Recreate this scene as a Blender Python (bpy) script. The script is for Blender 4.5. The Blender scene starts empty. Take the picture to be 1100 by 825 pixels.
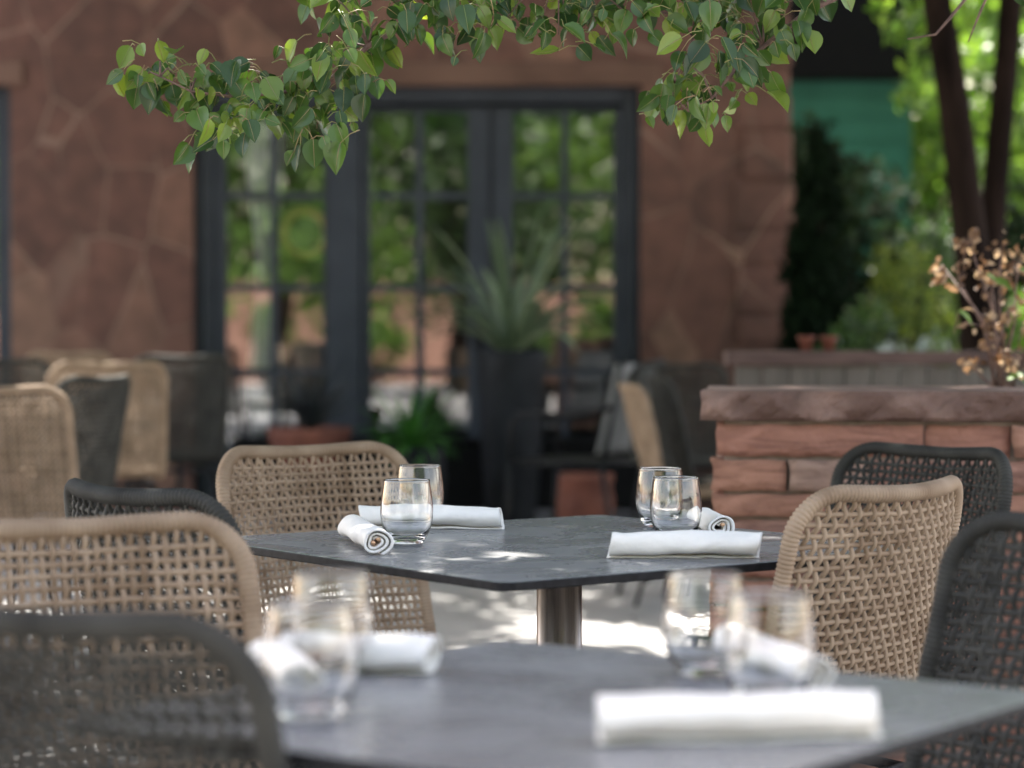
import bpy, math, random
import numpy as np
from mathutils import Vector, Matrix, Euler

random.seed(7)
RNG = np.random.default_rng(11)
C = bpy.context.scene.collection
rad = math.radians

# ------------------------------------------------------------ camera model
CAM_H = 1.08
FPX = 2597.0                     # focal length in photo pixels (85 mm on 36 mm, 1100 px wide)
PITCH = math.atan((412.5 - 350.0) / FPX)

def ray(px, py):
    dx = (px - 550.0) / FPX
    dz = (412.5 - py) / FPX
    c, s = math.cos(PITCH), math.sin(PITCH)
    return Vector((dx, c + dz * s, -s + dz * c))

def at(px, py, y):
    r = ray(px, py)
    t = y / r.y
    return Vector((r.x * t, y, CAM_H + r.z * t))

def on_plane(px, py, h):
    r = ray(px, py)
    t = (h - CAM_H) / r.z
    return Vector((r.x * t, r.y * t, h))

# ------------------------------------------------------------ materials
def new_mat(name):
    m = bpy.data.materials.new(name)
    m.use_nodes = True
    nt = m.node_tree
    b = nt.nodes['Principled BSDF']
    return m, nt, b

def N(nt, kind, **kw):
    n = nt.nodes.new(kind)
    for k, v in kw.items():
        setattr(n, k, v)
    return n

def ramp(nt, stops, interp='LINEAR'):
    r = nt.nodes.new('ShaderNodeValToRGB')
    r.color_ramp.interpolation = interp
    e = r.color_ramp.elements
    while len(e) < len(stops):
        e.new(0.5)
    for i, (p, c) in enumerate(stops):
        e[i].position = p
        e[i].color = (c[0], c[1], c[2], 1)
    return r

def noise_mat(name, c1, c2, scale=8, rough=0.7, metal=0.0, bump=0.0, bscale=40, detail=5, spec=0.5,
              lo=0.35, hi=0.65, stretch=None, rough2=None, coat=0.0):
    m, nt, b = new_mat(name)
    tc = N(nt, 'ShaderNodeTexCoord')
    src = tc.outputs['Object']
    if stretch:
        mp = N(nt, 'ShaderNodeMapping')
        mp.inputs['Scale'].default_value = stretch
        nt.links.new(src, mp.inputs['Vector'])
        src = mp.outputs['Vector']
    n = N(nt, 'ShaderNodeTexNoise')
    n.inputs['Scale'].default_value = scale
    n.inputs['Detail'].default_value = detail
    nt.links.new(src, n.inputs['Vector'])
    r = ramp(nt, [(lo, c1), (hi, c2)])
    nt.links.new(n.outputs['Fac'], r.inputs['Fac'])
    nt.links.new(r.outputs['Color'], b.inputs['Base Color'])
    b.inputs['Roughness'].default_value = rough
    b.inputs['Metallic'].default_value = metal
    b.inputs['Specular IOR Level'].default_value = spec
    b.inputs['Coat Weight'].default_value = coat
    if rough2 is not None:
        mr = N(nt, 'ShaderNodeMapRange')
        mr.inputs['To Min'].default_value = rough
        mr.inputs['To Max'].default_value = rough2
        nt.links.new(n.outputs['Fac'], mr.inputs['Value'])
        nt.links.new(mr.outputs['Result'], b.inputs['Roughness'])
    if bump:
        n2 = N(nt, 'ShaderNodeTexNoise')
        n2.inputs['Scale'].default_value = bscale
        n2.inputs['Detail'].default_value = 6
        nt.links.new(src, n2.inputs['Vector'])
        bp = N(nt, 'ShaderNodeBump')
        bp.inputs['Strength'].default_value = bump
        bp.inputs['Distance'].default_value = 0.01
        nt.links.new(n2.outputs['Fac'], bp.inputs['Height'])
        nt.links.new(bp.outputs['Normal'], b.inputs['Normal'])
    return m

def leaf_mat(name, cols, trans=0.45, rough=0.4, tcol=None, spec=0.5):
    """diffuse + translucent leaf; every leaf (mesh island) takes its own tone"""
    m, nt, b = new_mat(name)
    g = N(nt, 'ShaderNodeNewGeometry')
    n = len(cols)
    r = ramp(nt, [(i / max(1, n - 1), c) for i, c in enumerate(cols)])
    nt.links.new(g.outputs['Random Per Island'], r.inputs['Fac'])
    nt.links.new(r.outputs['Color'], b.inputs['Base Color'])
    b.inputs['Roughness'].default_value = rough
    b.inputs['Specular IOR Level'].default_value = spec
    t = N(nt, 'ShaderNodeBsdfTranslucent')
    if tcol:
        hs = N(nt, 'ShaderNodeMix', data_type='RGBA')
        hs.blend_type = 'MULTIPLY'
        hs.inputs['Factor'].default_value = 1.0
        nt.links.new(r.outputs['Color'], hs.inputs['A'])
        hs.inputs['B'].default_value = (tcol[0], tcol[1], tcol[2], 1)
        nt.links.new(hs.outputs['Result'], t.inputs['Color'])
    else:
        nt.links.new(r.outputs['Color'], t.inputs['Color'])
    mx = N(nt, 'ShaderNodeMixShader')
    mx.inputs['Fac'].default_value = trans
    nt.links.new(b.outputs['BSDF'], mx.inputs[1])
    nt.links.new(t.outputs['BSDF'], mx.inputs[2])
    nt.links.new(mx.outputs['Shader'], nt.nodes['Material Output'].inputs['Surface'])
    return m

def rope_mat(name, c1, c2):
    m, nt, b = new_mat(name)
    tc = N(nt, 'ShaderNodeTexCoord')
    n = N(nt, 'ShaderNodeTexNoise')
    n.inputs['Scale'].default_value = 14
    n.inputs['Detail'].default_value = 8
    nt.links.new(tc.outputs['Object'], n.inputs['Vector'])
    g = N(nt, 'ShaderNodeNewGeometry')
    ad = N(nt, 'ShaderNodeMath', operation='MULTIPLY_ADD')
    nt.links.new(g.outputs['Random Per Island'], ad.inputs[0])
    ad.inputs[1].default_value = 0.3
    nt.links.new(n.outputs['Fac'], ad.inputs[2])
    r = ramp(nt, [(0.4, c1), (0.9, c2)])
    nt.links.new(ad.outputs[0], r.inputs['Fac'])
    nt.links.new(r.outputs['Color'], b.inputs['Base Color'])
    b.inputs['Roughness'].default_value = 0.62
    b.inputs['Specular IOR Level'].default_value = 0.15
    n2 = N(nt, 'ShaderNodeTexNoise')
    n2.inputs['Scale'].default_value = 700
    n2.inputs['Detail'].default_value = 2
    nt.links.new(tc.outputs['Object'], n2.inputs['Vector'])
    bp = N(nt, 'ShaderNodeBump')
    bp.inputs['Strength'].default_value = 0.5
    bp.inputs['Distance'].default_value = 0.001
    nt.links.new(n2.outputs['Fac'], bp.inputs['Height'])
    nt.links.new(bp.outputs['Normal'], b.inputs['Normal'])
    return m

def flagstone_mat(name):
    m, nt, b = new_mat(name)
    tc = N(nt, 'ShaderNodeTexCoord')
    mp = N(nt, 'ShaderNodeMapping')
    mp.inputs['Scale'].default_value = (2.9, 0.35, 1.9)
    nt.links.new(tc.outputs['Object'], mp.inputs['Vector'])
    dn = N(nt, 'ShaderNodeTexNoise')
    dn.inputs['Scale'].default_value = 2.2
    dn.inputs['Detail'].default_value = 3
    nt.links.new(tc.outputs['Object'], dn.inputs['Vector'])
    vm = N(nt, 'ShaderNodeVectorMath', operation='MULTIPLY_ADD')
    nt.links.new(dn.outputs['Color'], vm.inputs[0])
    vm.inputs[1].default_value = (0.28, 0.0, 0.28)
    nt.links.new(mp.outputs['Vector'], vm.inputs[2])
    v1 = N(nt, 'ShaderNodeTexVoronoi', feature='F1')
    v2 = N(nt, 'ShaderNodeTexVoronoi', feature='DISTANCE_TO_EDGE')
    for v in (v1, v2):
        v.inputs['Scale'].default_value = 1.0
        v.inputs['Randomness'].default_value = 1.0
        nt.links.new(vm.outputs['Vector'], v.inputs['Vector'])
    sp = N(nt, 'ShaderNodeSeparateColor')
    nt.links.new(v1.outputs['Color'], sp.inputs['Color'])
    st = ramp(nt, [(0.0, (0.075, 0.036, 0.026)), (0.3, (0.118, 0.056, 0.040)), (0.6, (0.095, 0.044, 0.032)), (0.8, (0.135, 0.068, 0.047)), (1.0, (0.165, 0.095, 0.065))])
    nt.links.new(sp.outputs['Red'], st.inputs['Fac'])
    n = N(nt, 'ShaderNodeTexNoise')
    n.inputs['Scale'].default_value = 7
    n.inputs['Detail'].default_value = 7
    nt.links.new(tc.outputs['Object'], n.inputs['Vector'])
    nr = ramp(nt, [(0.3, (0.7, 0.7, 0.7)), (0.7, (1.25, 1.2, 1.2))])
    nt.links.new(n.outputs['Fac'], nr.inputs['Fac'])
    mu = N(nt, 'ShaderNodeMix', data_type='RGBA')
    mu.blend_type = 'MULTIPLY'
    mu.inputs['Factor'].default_value = 1
    nt.links.new(st.outputs['Color'], mu.inputs['A'])
    nt.links.new(nr.outputs['Color'], mu.inputs['B'])
    ed = ramp(nt, [(0.007, (1, 1, 1)), (0.019, (0, 0, 0))])
    nt.links.new(v2.outputs['Distance'], ed.inputs['Fac'])
    # joints that are flush and sanded vanish here and there
    jn = N(nt, 'ShaderNodeTexNoise')
    jn.inputs['Scale'].default_value = 1.7
    nt.links.new(tc.outputs['Object'], jn.inputs['Vector'])
    jr = ramp(nt, [(0.40, (0.08, 0.08, 0.08)), (0.62, (0.42, 0.42, 0.42))])
    nt.links.new(jn.outputs['Fac'], jr.inputs['Fac'])
    jm = N(nt, 'ShaderNodeMath', operation='MULTIPLY')
    nt.links.new(ed.outputs['Color'], jm.inputs[0])
    nt.links.new(jr.outputs['Color'], jm.inputs[1])
    mx = N(nt, 'ShaderNodeMix', data_type='RGBA')
    nt.links.new(jm.outputs[0], mx.inputs['Factor'])
    nt.links.new(mu.outputs['Result'], mx.inputs['A'])
    mx.inputs['B'].default_value = (0.30, 0.215, 0.16, 1)
    nt.links.new(mx.outputs['Result'], b.inputs['Base Color'])
    b.inputs['Roughness'].default_value = 0.85
    bp = N(nt, 'ShaderNodeBump')
    bp.inputs['Strength'].default_value = 0.6
    bp.inputs['Distance'].default_value = 0.02
    nt.links.new(n.outputs['Fac'], bp.inputs['Height'])
    nt.links.new(bp.outputs['Normal'], b.inputs['Normal'])
    return m

def tabletop_mat(name):
    m, nt, b = new_mat(name)
    tc = N(nt, 'ShaderNodeTexCoord')
    n = N(nt, 'ShaderNodeTexNoise')
    n.inputs['Scale'].default_value = 7
    n.inputs['Detail'].default_value = 9
    n.inputs['Roughness'].default_value = 0.65
    n.inputs['Distortion'].default_value = 0.8
    nt.links.new(tc.outputs['Object'], n.inputs['Vector'])
    r = ramp(nt, [(0.3, (0.185, 0.187, 0.192)), (0.52, (0.22, 0.223, 0.229)), (0.72, (0.275, 0.278, 0.285))])
    nt.links.new(n.outputs['Fac'], r.inputs['Fac'])
    # sides of the slab are the dark core: masked by the true face normal
    nt.links.new(r.outputs['Color'], b.inputs['Base Color'])
    mr = N(nt, 'ShaderNodeMapRange')
    mr.inputs['From Min'].default_value = 0.3
    mr.inputs['From Max'].default_value = 0.7
    mr.inputs['To Min'].default_value = 0.20
    mr.inputs['To Max'].default_value = 0.34
    nt.links.new(n.outputs['Fac'], mr.inputs['Value'])
    nt.links.new(mr.outputs['Result'], b.inputs['Roughness'])
    n2 = N(nt, 'ShaderNodeTexNoise')
    n2.inputs['Scale'].default_value = 60
    n2.inputs['Detail'].default_value = 4
    nt.links.new(tc.outputs['Object'], n2.inputs['Vector'])
    bp = N(nt, 'ShaderNodeBump')
    bp.inputs['Strength'].default_value = 0.12
    bp.inputs['Distance'].default_value = 0.002
    nt.links.new(n2.outputs['Fac'], bp.inputs['Height'])
    nt.links.new(bp.outputs['Normal'], b.inputs['Normal'])
    return m

def paving_mat(name):
    m, nt, b = new_mat(name)
    tc = N(nt, 'ShaderNodeTexCoord')
    br = N(nt, 'ShaderNodeTexBrick')
    br.inputs['Scale'].default_value = 1.0
    br.inputs['Brick Width'].default_value = 0.9
    br.inputs['Row Height'].default_value = 0.6
    br.inputs['Mortar Size'].default_value = 0.006
    br.inputs['Color1'].default_value = (0.29, 0.283, 0.275, 1)
    br.inputs['Color2'].default_value = (0.34, 0.33, 0.322, 1)
    br.inputs['Mortar'].default_value = (0.12, 0.115, 0.11, 1)
    nt.links.new(tc.outputs['Object'], br.inputs['Vector'])
    n = N(nt, 'ShaderNodeTexNoise')
    n.inputs['Scale'].default_value = 2.5
    n.inputs['Detail'].default_value = 9
    nt.links.new(tc.outputs['Object'], n.inputs['Vector'])
    nr = ramp(nt, [(0.3, (0.75, 0.75, 0.75)), (0.7, (1.15, 1.15, 1.15))])
    nt.links.new(n.outputs['Fac'], nr.inputs['Fac'])
    mu = N(nt, 'ShaderNodeMix', data_type='RGBA')
    mu.blend_type = 'MULTIPLY'
    mu.inputs['Factor'].default_value = 1
    nt.links.new(br.outputs['Color'], mu.inputs['A'])
    nt.links.new(nr.outputs['Color'], mu.inputs['B'])
    nt.links.new(mu.outputs['Result'], b.inputs['Base Color'])
    b.inputs['Roughness'].default_value = 0.75
    return m

def glass_mat(name, ior=1.5, rough=0.0, tint=(1, 1, 1)):
    m, nt, b = new_mat(name)
    b.inputs['Base Color'].default_value = (*tint, 1)
    b.inputs['Transmission Weight'].default_value = 1
    b.inputs['IOR'].default_value = ior
    b.inputs['Roughness'].default_value = rough
    return m

def window_glass(name, mirror=0.35):
    m, nt, b = new_mat(name)
    gl = N(nt, 'ShaderNodeBsdfGlossy')
    gl.inputs['Roughness'].default_value = 0.01
    gl.inputs['Color'].default_value = (0.95, 0.97, 1, 1)
    tr = N(nt, 'ShaderNodeBsdfTransparent')
    tr.inputs['Color'].default_value = (0.9, 0.92, 0.92, 1)
    mx = N(nt, 'ShaderNodeMixShader')
    mx.inputs['Fac'].default_value = mirror
    nt.links.new(tr.outputs['BSDF'], mx.inputs[1])
    nt.links.new(gl.outputs['BSDF'], mx.inputs[2])
    nt.links.new(mx.outputs['Shader'], nt.nodes['Material Output'].inputs['Surface'])
    return m

M = {}
M['tan_rope'] = rope_mat('tan_rope', (0.21, 0.142, 0.09), (0.40, 0.30, 0.21))
M['shaded_tan_rope'] = rope_mat('shaded_brown_rope', (0.19, 0.13, 0.083), (0.36, 0.26, 0.18))  # tan rope again, with the back row's dimmer light put into the colour
M['dark_rope'] = rope_mat('charcoal_rope', (0.022, 0.0215, 0.019), (0.062, 0.060, 0.053))
M['black_metal'] = noise_mat('black_powder_metal', (0.008, 0.008, 0.009), (0.016, 0.016, 0.017), 30, 0.5, spec=0.2)
M['steel'] = noise_mat('brushed_steel', (0.55, 0.50, 0.47), (0.80, 0.72, 0.68), 6, 0.34, metal=1.0, stretch=(30, 30, 0.6), rough2=0.42)
_nt = M['steel'].node_tree; _b = _nt.nodes['Principled BSDF']
_tg = _nt.nodes.new('ShaderNodeTangent'); _tg.direction_type = 'RADIAL'; _tg.axis = 'Z'
_nt.links.new(_tg.outputs['Tangent'], _b.inputs['Tangent'])
_b.inputs['Anisotropic'].default_value = 0.85          # fine turning marks run round the tube
_b.inputs['Anisotropic Rotation'].default_value = 0.25
M['tabletop'] = tabletop_mat('grey_stone_laminate')
M['table_edge'] = noise_mat('table_core', (0.006, 0.006, 0.007), (0.018, 0.018, 0.020), 60, 0.6, spec=0.15)
M['paving'] = paving_mat('concrete_paving')
M['flagstone'] = flagstone_mat('red_flagstone')
M['lintel'] = noise_mat('brown_sandstone', (0.085, 0.043, 0.029), (0.135, 0.074, 0.052), 3, 0.85, bump=0.5, bscale=12)
M['quoin'] = noise_mat('pinkish_sandstone', (0.17, 0.085, 0.06), (0.27, 0.15, 0.11), 6, 0.85, bump=0.5, bscale=20)
M['frame'] = noise_mat('slate_blue_paint', (0.030, 0.036, 0.047), (0.039, 0.046, 0.059), 5, 0.5, spec=0.2)
M['window'] = window_glass('reflective_pane', 0.15)
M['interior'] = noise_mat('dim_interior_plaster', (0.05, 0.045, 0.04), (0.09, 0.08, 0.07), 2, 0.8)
M['curtain'] = noise_mat('white_curtain', (0.72, 0.70, 0.68), (0.82, 0.80, 0.78), 4, 0.8)
M['gold'] = noise_mat('gilt_frame', (0.55, 0.33, 0.12), (0.75, 0.50, 0.22), 12, 0.35, metal=0.7)
M['mirror'] = noise_mat('mirror_face', (0.10, 0.11, 0.12), (0.14, 0.15, 0.16), 2, 0.1, metal=0.3)
M['linen'] = noise_mat('white_linen', (0.82, 0.785, 0.72), (0.88, 0.85, 0.79), 9, 0.85, bump=0.22, bscale=55, spec=0.15)
M['cutlery'] = noise_mat('copper_cutlery', (0.60, 0.33, 0.18), (0.75, 0.47, 0.28), 20, 0.3, metal=0.75)
M['glass'] = glass_mat('clear_glass', 1.48)
M['terracotta'] = noise_mat('terracotta', (0.11, 0.033, 0.021), (0.21, 0.070, 0.042), 7, 0.8, bump=0.3)
M['dark_pot'] = noise_mat('charcoal_ceramic', (0.010, 0.011, 0.013), (0.020, 0.022, 0.026), 6, 0.6, spec=0.15)
M['soil'] = noise_mat('potting_soil', (0.015, 0.010, 0.007), (0.05, 0.035, 0.025), 60, 0.95, bump=0.8)
M['bark'] = noise_mat('dark_bark', (0.005, 0.0035, 0.003), (0.022, 0.014, 0.011), 9, 0.9, spec=0.05, bump=0.9, bscale=30, stretch=(1, 1, 0.25))
M['twig'] = noise_mat('young_bark', (0.09, 0.05, 0.04), (0.20, 0.12, 0.09), 60, 0.7)
M['petiole'] = noise_mat('petiole', (0.16, 0.22, 0.05), (0.28, 0.18, 0.09), 30, 0.5)
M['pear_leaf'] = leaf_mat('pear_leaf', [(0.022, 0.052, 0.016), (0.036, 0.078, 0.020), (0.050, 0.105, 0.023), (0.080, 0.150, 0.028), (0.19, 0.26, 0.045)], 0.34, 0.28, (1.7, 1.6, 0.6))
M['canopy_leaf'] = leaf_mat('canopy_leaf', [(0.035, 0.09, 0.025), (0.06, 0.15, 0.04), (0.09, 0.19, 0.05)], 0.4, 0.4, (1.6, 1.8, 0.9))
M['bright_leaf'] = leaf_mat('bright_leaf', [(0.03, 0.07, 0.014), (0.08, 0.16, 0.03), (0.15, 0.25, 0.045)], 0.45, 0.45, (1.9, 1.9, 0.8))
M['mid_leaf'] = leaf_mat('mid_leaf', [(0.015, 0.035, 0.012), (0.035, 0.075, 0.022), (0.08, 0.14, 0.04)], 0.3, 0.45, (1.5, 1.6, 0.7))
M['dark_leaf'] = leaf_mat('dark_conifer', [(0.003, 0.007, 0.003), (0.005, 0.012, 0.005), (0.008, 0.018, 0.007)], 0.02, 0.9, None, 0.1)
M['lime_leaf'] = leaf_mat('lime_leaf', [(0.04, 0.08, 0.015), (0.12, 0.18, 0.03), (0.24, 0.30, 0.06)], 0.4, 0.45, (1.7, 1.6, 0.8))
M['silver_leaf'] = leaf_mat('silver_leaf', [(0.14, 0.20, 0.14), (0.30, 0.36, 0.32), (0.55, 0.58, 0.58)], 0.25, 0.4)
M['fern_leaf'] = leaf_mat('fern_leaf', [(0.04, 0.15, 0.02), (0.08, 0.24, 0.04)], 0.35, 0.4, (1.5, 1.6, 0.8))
M['agave'] = leaf_mat('agave_blade', [(0.07, 0.11, 0.06), (0.20, 0.26, 0.15)], 0.1, 0.4)
M['dark_agave'] = leaf_mat('dark_agave_blade', [(0.016, 0.020, 0.022), (0.036, 0.043, 0.045)], 0.05, 0.4)
M['dry_leaf'] = leaf_mat('dry_leaf', [(0.09, 0.047, 0.026), (0.19, 0.108, 0.06), (0.32, 0.205, 0.12), (0.55, 0.42, 0.29)], 0.35, 0.7, (1.3, 1.2, 1.0))
M['teal'] = noise_mat('teal_siding', (0.024, 0.16, 0.108), (0.034, 0.20, 0.138), 3, 0.7)
M['black_roof'] = noise_mat('black_shingle', (0.008, 0.008, 0.009), (0.012, 0.012, 0.012), 20, 0.95, spec=0.1)
M['wood_rail'] = noise_mat('weathered_brown_rail', (0.06, 0.033, 0.028), (0.10, 0.06, 0.05), 8, 0.75, stretch=(1, 6, 6))
M['grey_boards'] = noise_mat('grey_fence_boards', (0.075, 0.065, 0.055), (0.12, 0.105, 0.09), 5, 0.75, stretch=(9, 1, 1))
M['sling'] = noise_mat('pale_sling', (0.20, 0.20, 0.195), (0.27, 0.27, 0.265), 8, 0.6)
M['white_flower'] = noise_mat('white_petal', (0.75, 0.75, 0.70), (0.85, 0.85, 0.82), 8, 0.6)

def stone_course_mat():
    m, nt, b = new_mat('red_sandstone_blocks')
    g = N(nt, 'ShaderNodeNewGeometry')
    tc = N(nt, 'ShaderNodeTexCoord')
    r = ramp(nt, [(0.0, (0.21, 0.078, 0.048)), (0.3, (0.29, 0.130, 0.087)), (0.55, (0.27, 0.150, 0.112)), (0.8, (0.32, 0.155, 0.100)), (1, (0.31, 0.205, 0.155))])
    nt.links.new(g.outputs['Random Per Island'], r.inputs['Fac'])
    mp = N(nt, 'ShaderNodeMapping')
    mp.inputs['Scale'].default_value = (3, 3, 16)
    nt.links.new(tc.outputs['Object'], mp.inputs['Vector'])
    n = N(nt, 'ShaderNodeTexNoise')
    n.inputs['Scale'].default_value = 2.2
    n.inputs['Detail'].default_value = 8
    n.inputs['Distortion'].default_value = 1.0
    nt.links.new(mp.outputs['Vector'], n.inputs['Vector'])
    nr = ramp(nt, [(0.28, (0.55, 0.5, 0.5)), (0.5, (1, 1, 1)), (0.72, (1.35, 1.4, 1.45))])
    nt.links.new(n.outputs['Fac'], nr.inputs['Fac'])
    mu = N(nt, 'ShaderNodeMix', data_type='RGBA')
    mu.blend_type = 'MULTIPLY'
    mu.inputs['Factor'].default_value = 1
    nt.links.new(r.outputs['Color'], mu.inputs['A'])
    nt.links.new(nr.outputs['Color'], mu.inputs['B'])
    # lime wash smears
    n3 = N(nt, 'ShaderNodeTexNoise')
    n3.inputs['Scale'].default_value = 9
    n3.inputs['Detail'].default_value = 8
    n3.inputs['Roughness'].default_value = 0.7
    nt.links.new(tc.outputs['Object'], n3.inputs['Vector'])
    lr = ramp(nt, [(0.66, (0, 0, 0)), (0.80, (0.22, 0.22, 0.22))])
    nt.links.new(n3.outputs['Fac'], lr.inputs['Fac'])
    mx = N(nt, 'ShaderNodeMix', data_type='RGBA')
    nt.links.new(lr.outputs['Color'], mx.inputs['Factor'])
    nt.links.new(mu.outputs['Result'], mx.inputs['A'])
    mx.inputs['B'].default_value = (0.46, 0.34, 0.27, 1)
    nt.links.new(mx.outputs['Result'], b.inputs['Base Color'])
    b.inputs['Roughness'].default_value = 0.85
    n2 = N(nt, 'ShaderNodeTexNoise')
    n2.inputs['Scale'].default_value = 45
    n2.inputs['Detail'].default_value = 9
    nt.links.new(tc.outputs['Object'], n2.inputs['Vector'])
    bp = N(nt, 'ShaderNodeBump')
    bp.inputs['Strength'].default_value = 1.0
    bp.inputs['Distance'].default_value = 0.009
    nt.links.new(n2.outputs['Fac'], bp.inputs['Height'])
    nt.links.new(bp.outputs['Normal'], b.inputs['Normal'])
    return m
M['block'] = stone_course_mat()
M['cap'] = noise_mat('rough_red_cap', (0.13, 0.075, 0.058), (0.30, 0.19, 0.15), 5, 0.85, bump=1.0, bscale=38, detail=9, lo=0.42, hi=0.60)
M['mortar'] = noise_mat('buff_mortar', (0.17, 0.13, 0.10), (0.27, 0.21, 0.17), 30, 0.95, bump=0.5)

# ------------------------------------------------------------ mesh helpers
class MB:
    def __init__(self):
        self.v, self.f, self.n = [], [], 0
        self.mi = []
    def add(self, verts, faces, mi=0):
        verts = np.asarray(verts, float).reshape(-1, 3)
        self.v.append(verts)
        for f in faces:
            self.f.append(tuple(int(i) + self.n for i in f))
            self.mi.append(mi)
        self.n += len(verts)
        return self
    def box(self, x0, x1, y0, y1, z0, z1, mi=0):
        v = [(x, y, z) for z in (z0, z1) for y in (y0, y1) for x in (x0, x1)]
        return self.add(v, [(0, 2, 3, 1), (4, 5, 7, 6), (0, 1, 5, 4), (2, 6, 7, 3), (0, 4, 6, 2), (1, 3, 7, 5)], mi)
    def tube(self, P, r, sides=6, closed=False, caps=True, up=None):
        P = np.asarray(P, float)
        n = len(P)
        r = np.broadcast_to(np.asarray(r, float), (n,))
        if closed:
            T = np.roll(P, -1, 0) - np.roll(P, 1, 0)
        else:
            T = np.gradient(P, axis=0)
        T /= np.linalg.norm(T, axis=1)[:, None] + 1e-12
        if up is None:
            a = np.array([0, 0, 1.0]) if abs(T[0][2]) < 0.9 else np.array([1.0, 0, 0])
            U = np.zeros_like(P)
            u = a - T[0] * a.dot(T[0])
            u /= np.linalg.norm(u)
            for i in range(n):
                u = u - T[i] * u.dot(T[i])
                u /= np.linalg.norm(u) + 1e-12
                U[i] = u
        else:
            U = np.asarray(up, float)
            U = U - T * (U * T).sum(1)[:, None]
            U /= np.linalg.norm(U, axis=1)[:, None]
        W = np.cross(T, U)
        a = np.arange(sides) * 2 * math.pi / sides
        ring = P[:, None, :] + r[:, None, None] * (np.cos(a)[None, :, None] * U[:, None, :] + np.sin(a)[None, :, None] * W[:, None, :])
        faces = []
        m = n if closed else n - 1
        for i in range(m):
            j = (i + 1) % n
            for k in range(sides):
                l = (k + 1) % sides
                faces.append((i * sides + k, i * sides + l, j * sides + l, j * sides + k))
        if caps and not closed:
            faces.append(tuple(range(sides))[::-1])
            faces.append(tuple((n - 1) * sides + k for k in range(sides)))
        return self.add(ring.reshape(-1, 3), faces)
    def lathe(self, prof, cx=0, cy=0, sides=32, wob=0):
        n = len(prof)
        a = np.arange(sides) * 2 * math.pi / sides
        v = []
        for (r, z) in prof:
            for t in a:
                v.append((cx + r * math.cos(t), cy + r * math.sin(t), z))
        f = []
        for i in range(n - 1):
            for k in range(sides):
                l = (k + 1) % sides
                f.append((i * sides + k, i * sides + l, (i + 1) * sides + l, (i + 1) * sides + k))
        if prof[0][0] > 1e-6:
            f.append(tuple(range(sides))[::-1])
        if prof[-1][0] > 1e-6:
            f.append(tuple((n - 1) * sides + k for k in range(sides)))
        return self.add(v, f)
    def mesh(self, name, mats, smooth=True):
        me = bpy.data.meshes.new(name)
        V = np.concatenate(self.v) if self.v else np.zeros((0, 3))
        me.from_pydata(V.tolist(), [], self.f)
        if not isinstance(mats, (list, tuple)):
            mats = [mats]
        for m in mats:
            me.materials.append(m)
        if smooth:
            me.polygons.foreach_set('use_smooth', [True] * len(me.polygons))
        if len(mats) > 1:
            me.polygons.foreach_set('material_index', self.mi)
        me.update()
        return me
    def build(self, name, mats, parent=None, smooth=True, **kw):
        return obj(name, self.mesh(name, mats, smooth), parent, **kw)

def obj(name, me, parent=None, loc=None, rz=None):
    o = bpy.data.objects.new(name, me)
    C.objects.link(o)
    if parent is not None:
        o.parent = parent
    if loc is not None:
        o.location = loc
    if rz is not None:
        o.rotation_euler = (0, 0, rz)
    return o

def tag(o, label=None, cat=None, group=None, kind=None):
    if label: o['label'] = label
    if cat: o['category'] = cat
    if group: o['group'] = group
    if kind: o['kind'] = kind
    return o

def empty(name, loc, rz=0, label=None, cat=None, group=None):
    o = bpy.data.objects.new(name, None)
    o.empty_display_size = 0.1
    C.objects.link(o)
    o.location = loc
    o.rotation_euler = (0, 0, rz)
    return tag(o, label, cat, group)

def bevel(o, w=0.004, seg=2):
    b = o.modifiers.new('bevel', 'BEVEL')
    b.width = w
    b.segments = seg
    b.limit_method = 'ANGLE'
    b.angle_limit = rad(35)
    return o

def autosmooth_flat(o):
    o.data.polygons.foreach_set('use_smooth', [False] * len(o.data.polygons))
    return o

def copy_tree(o, parent=None, mats=None):
    c = o.copy()
    C.objects.link(c)
    c.parent = parent
    if mats and c.type == 'MESH' and c.name.split('.')[0] in mats:
        c.material_slots[0].link = 'OBJECT'
        c.material_slots[0].material = mats[c.name.split('.')[0]]
    for ch in list(o.children):
        copy_tree(ch, c, mats)
    return c

# ------------------------------------------------------------ ground
g = MB()
g.add([(-150, -150, 0), (150, -150, 0), (150, 150, 0), (-150, 150, 0)], [(0, 1, 2, 3)])
tag(g.build('ground', M['paving'], smooth=False), kind='structure')

# ------------------------------------------------------------ rope chair
CH_W = 0.435
def shell_profile():
    """centre line of the shell seen from the side: (y, z) samples by arc length from the top of the back"""
    pts = []
    top = np.array([-0.285, 0.85]); low = np.array([-0.185, 0.50])
    for t in np.linspace(0, 1, 24):
        p = top + (low - top) * t
        p = p + np.array([-0.012 * math.sin(math.pi * t), 0])
        pts.append(p)
    p0, p1, p2 = low, np.array([-0.165, 0.425]), np.array([-0.085, 0.425])
    for t in np.linspace(0, 1, 14)[1:]:
        pts.append((1 - t) ** 2 * p0 + 2 * t * (1 - t) * p1 + t * t * p2)
    for t in np.linspace(0, 1, 18)[1:]:
        pts.append(np.array([-0.085 + 0.315 * t, 0.425 + 0.03 * t ** 1.3]))
    pts = np.array(pts)
    d = np.concatenate([[0], np.cumsum(np.linalg.norm(np.diff(pts, axis=0), axis=1))])
    return pts, d
PROF, PD = shell_profile()
SL = PD[-1]
BACK_S = 0.43      # arc length where the back ends and the seat starts

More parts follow.
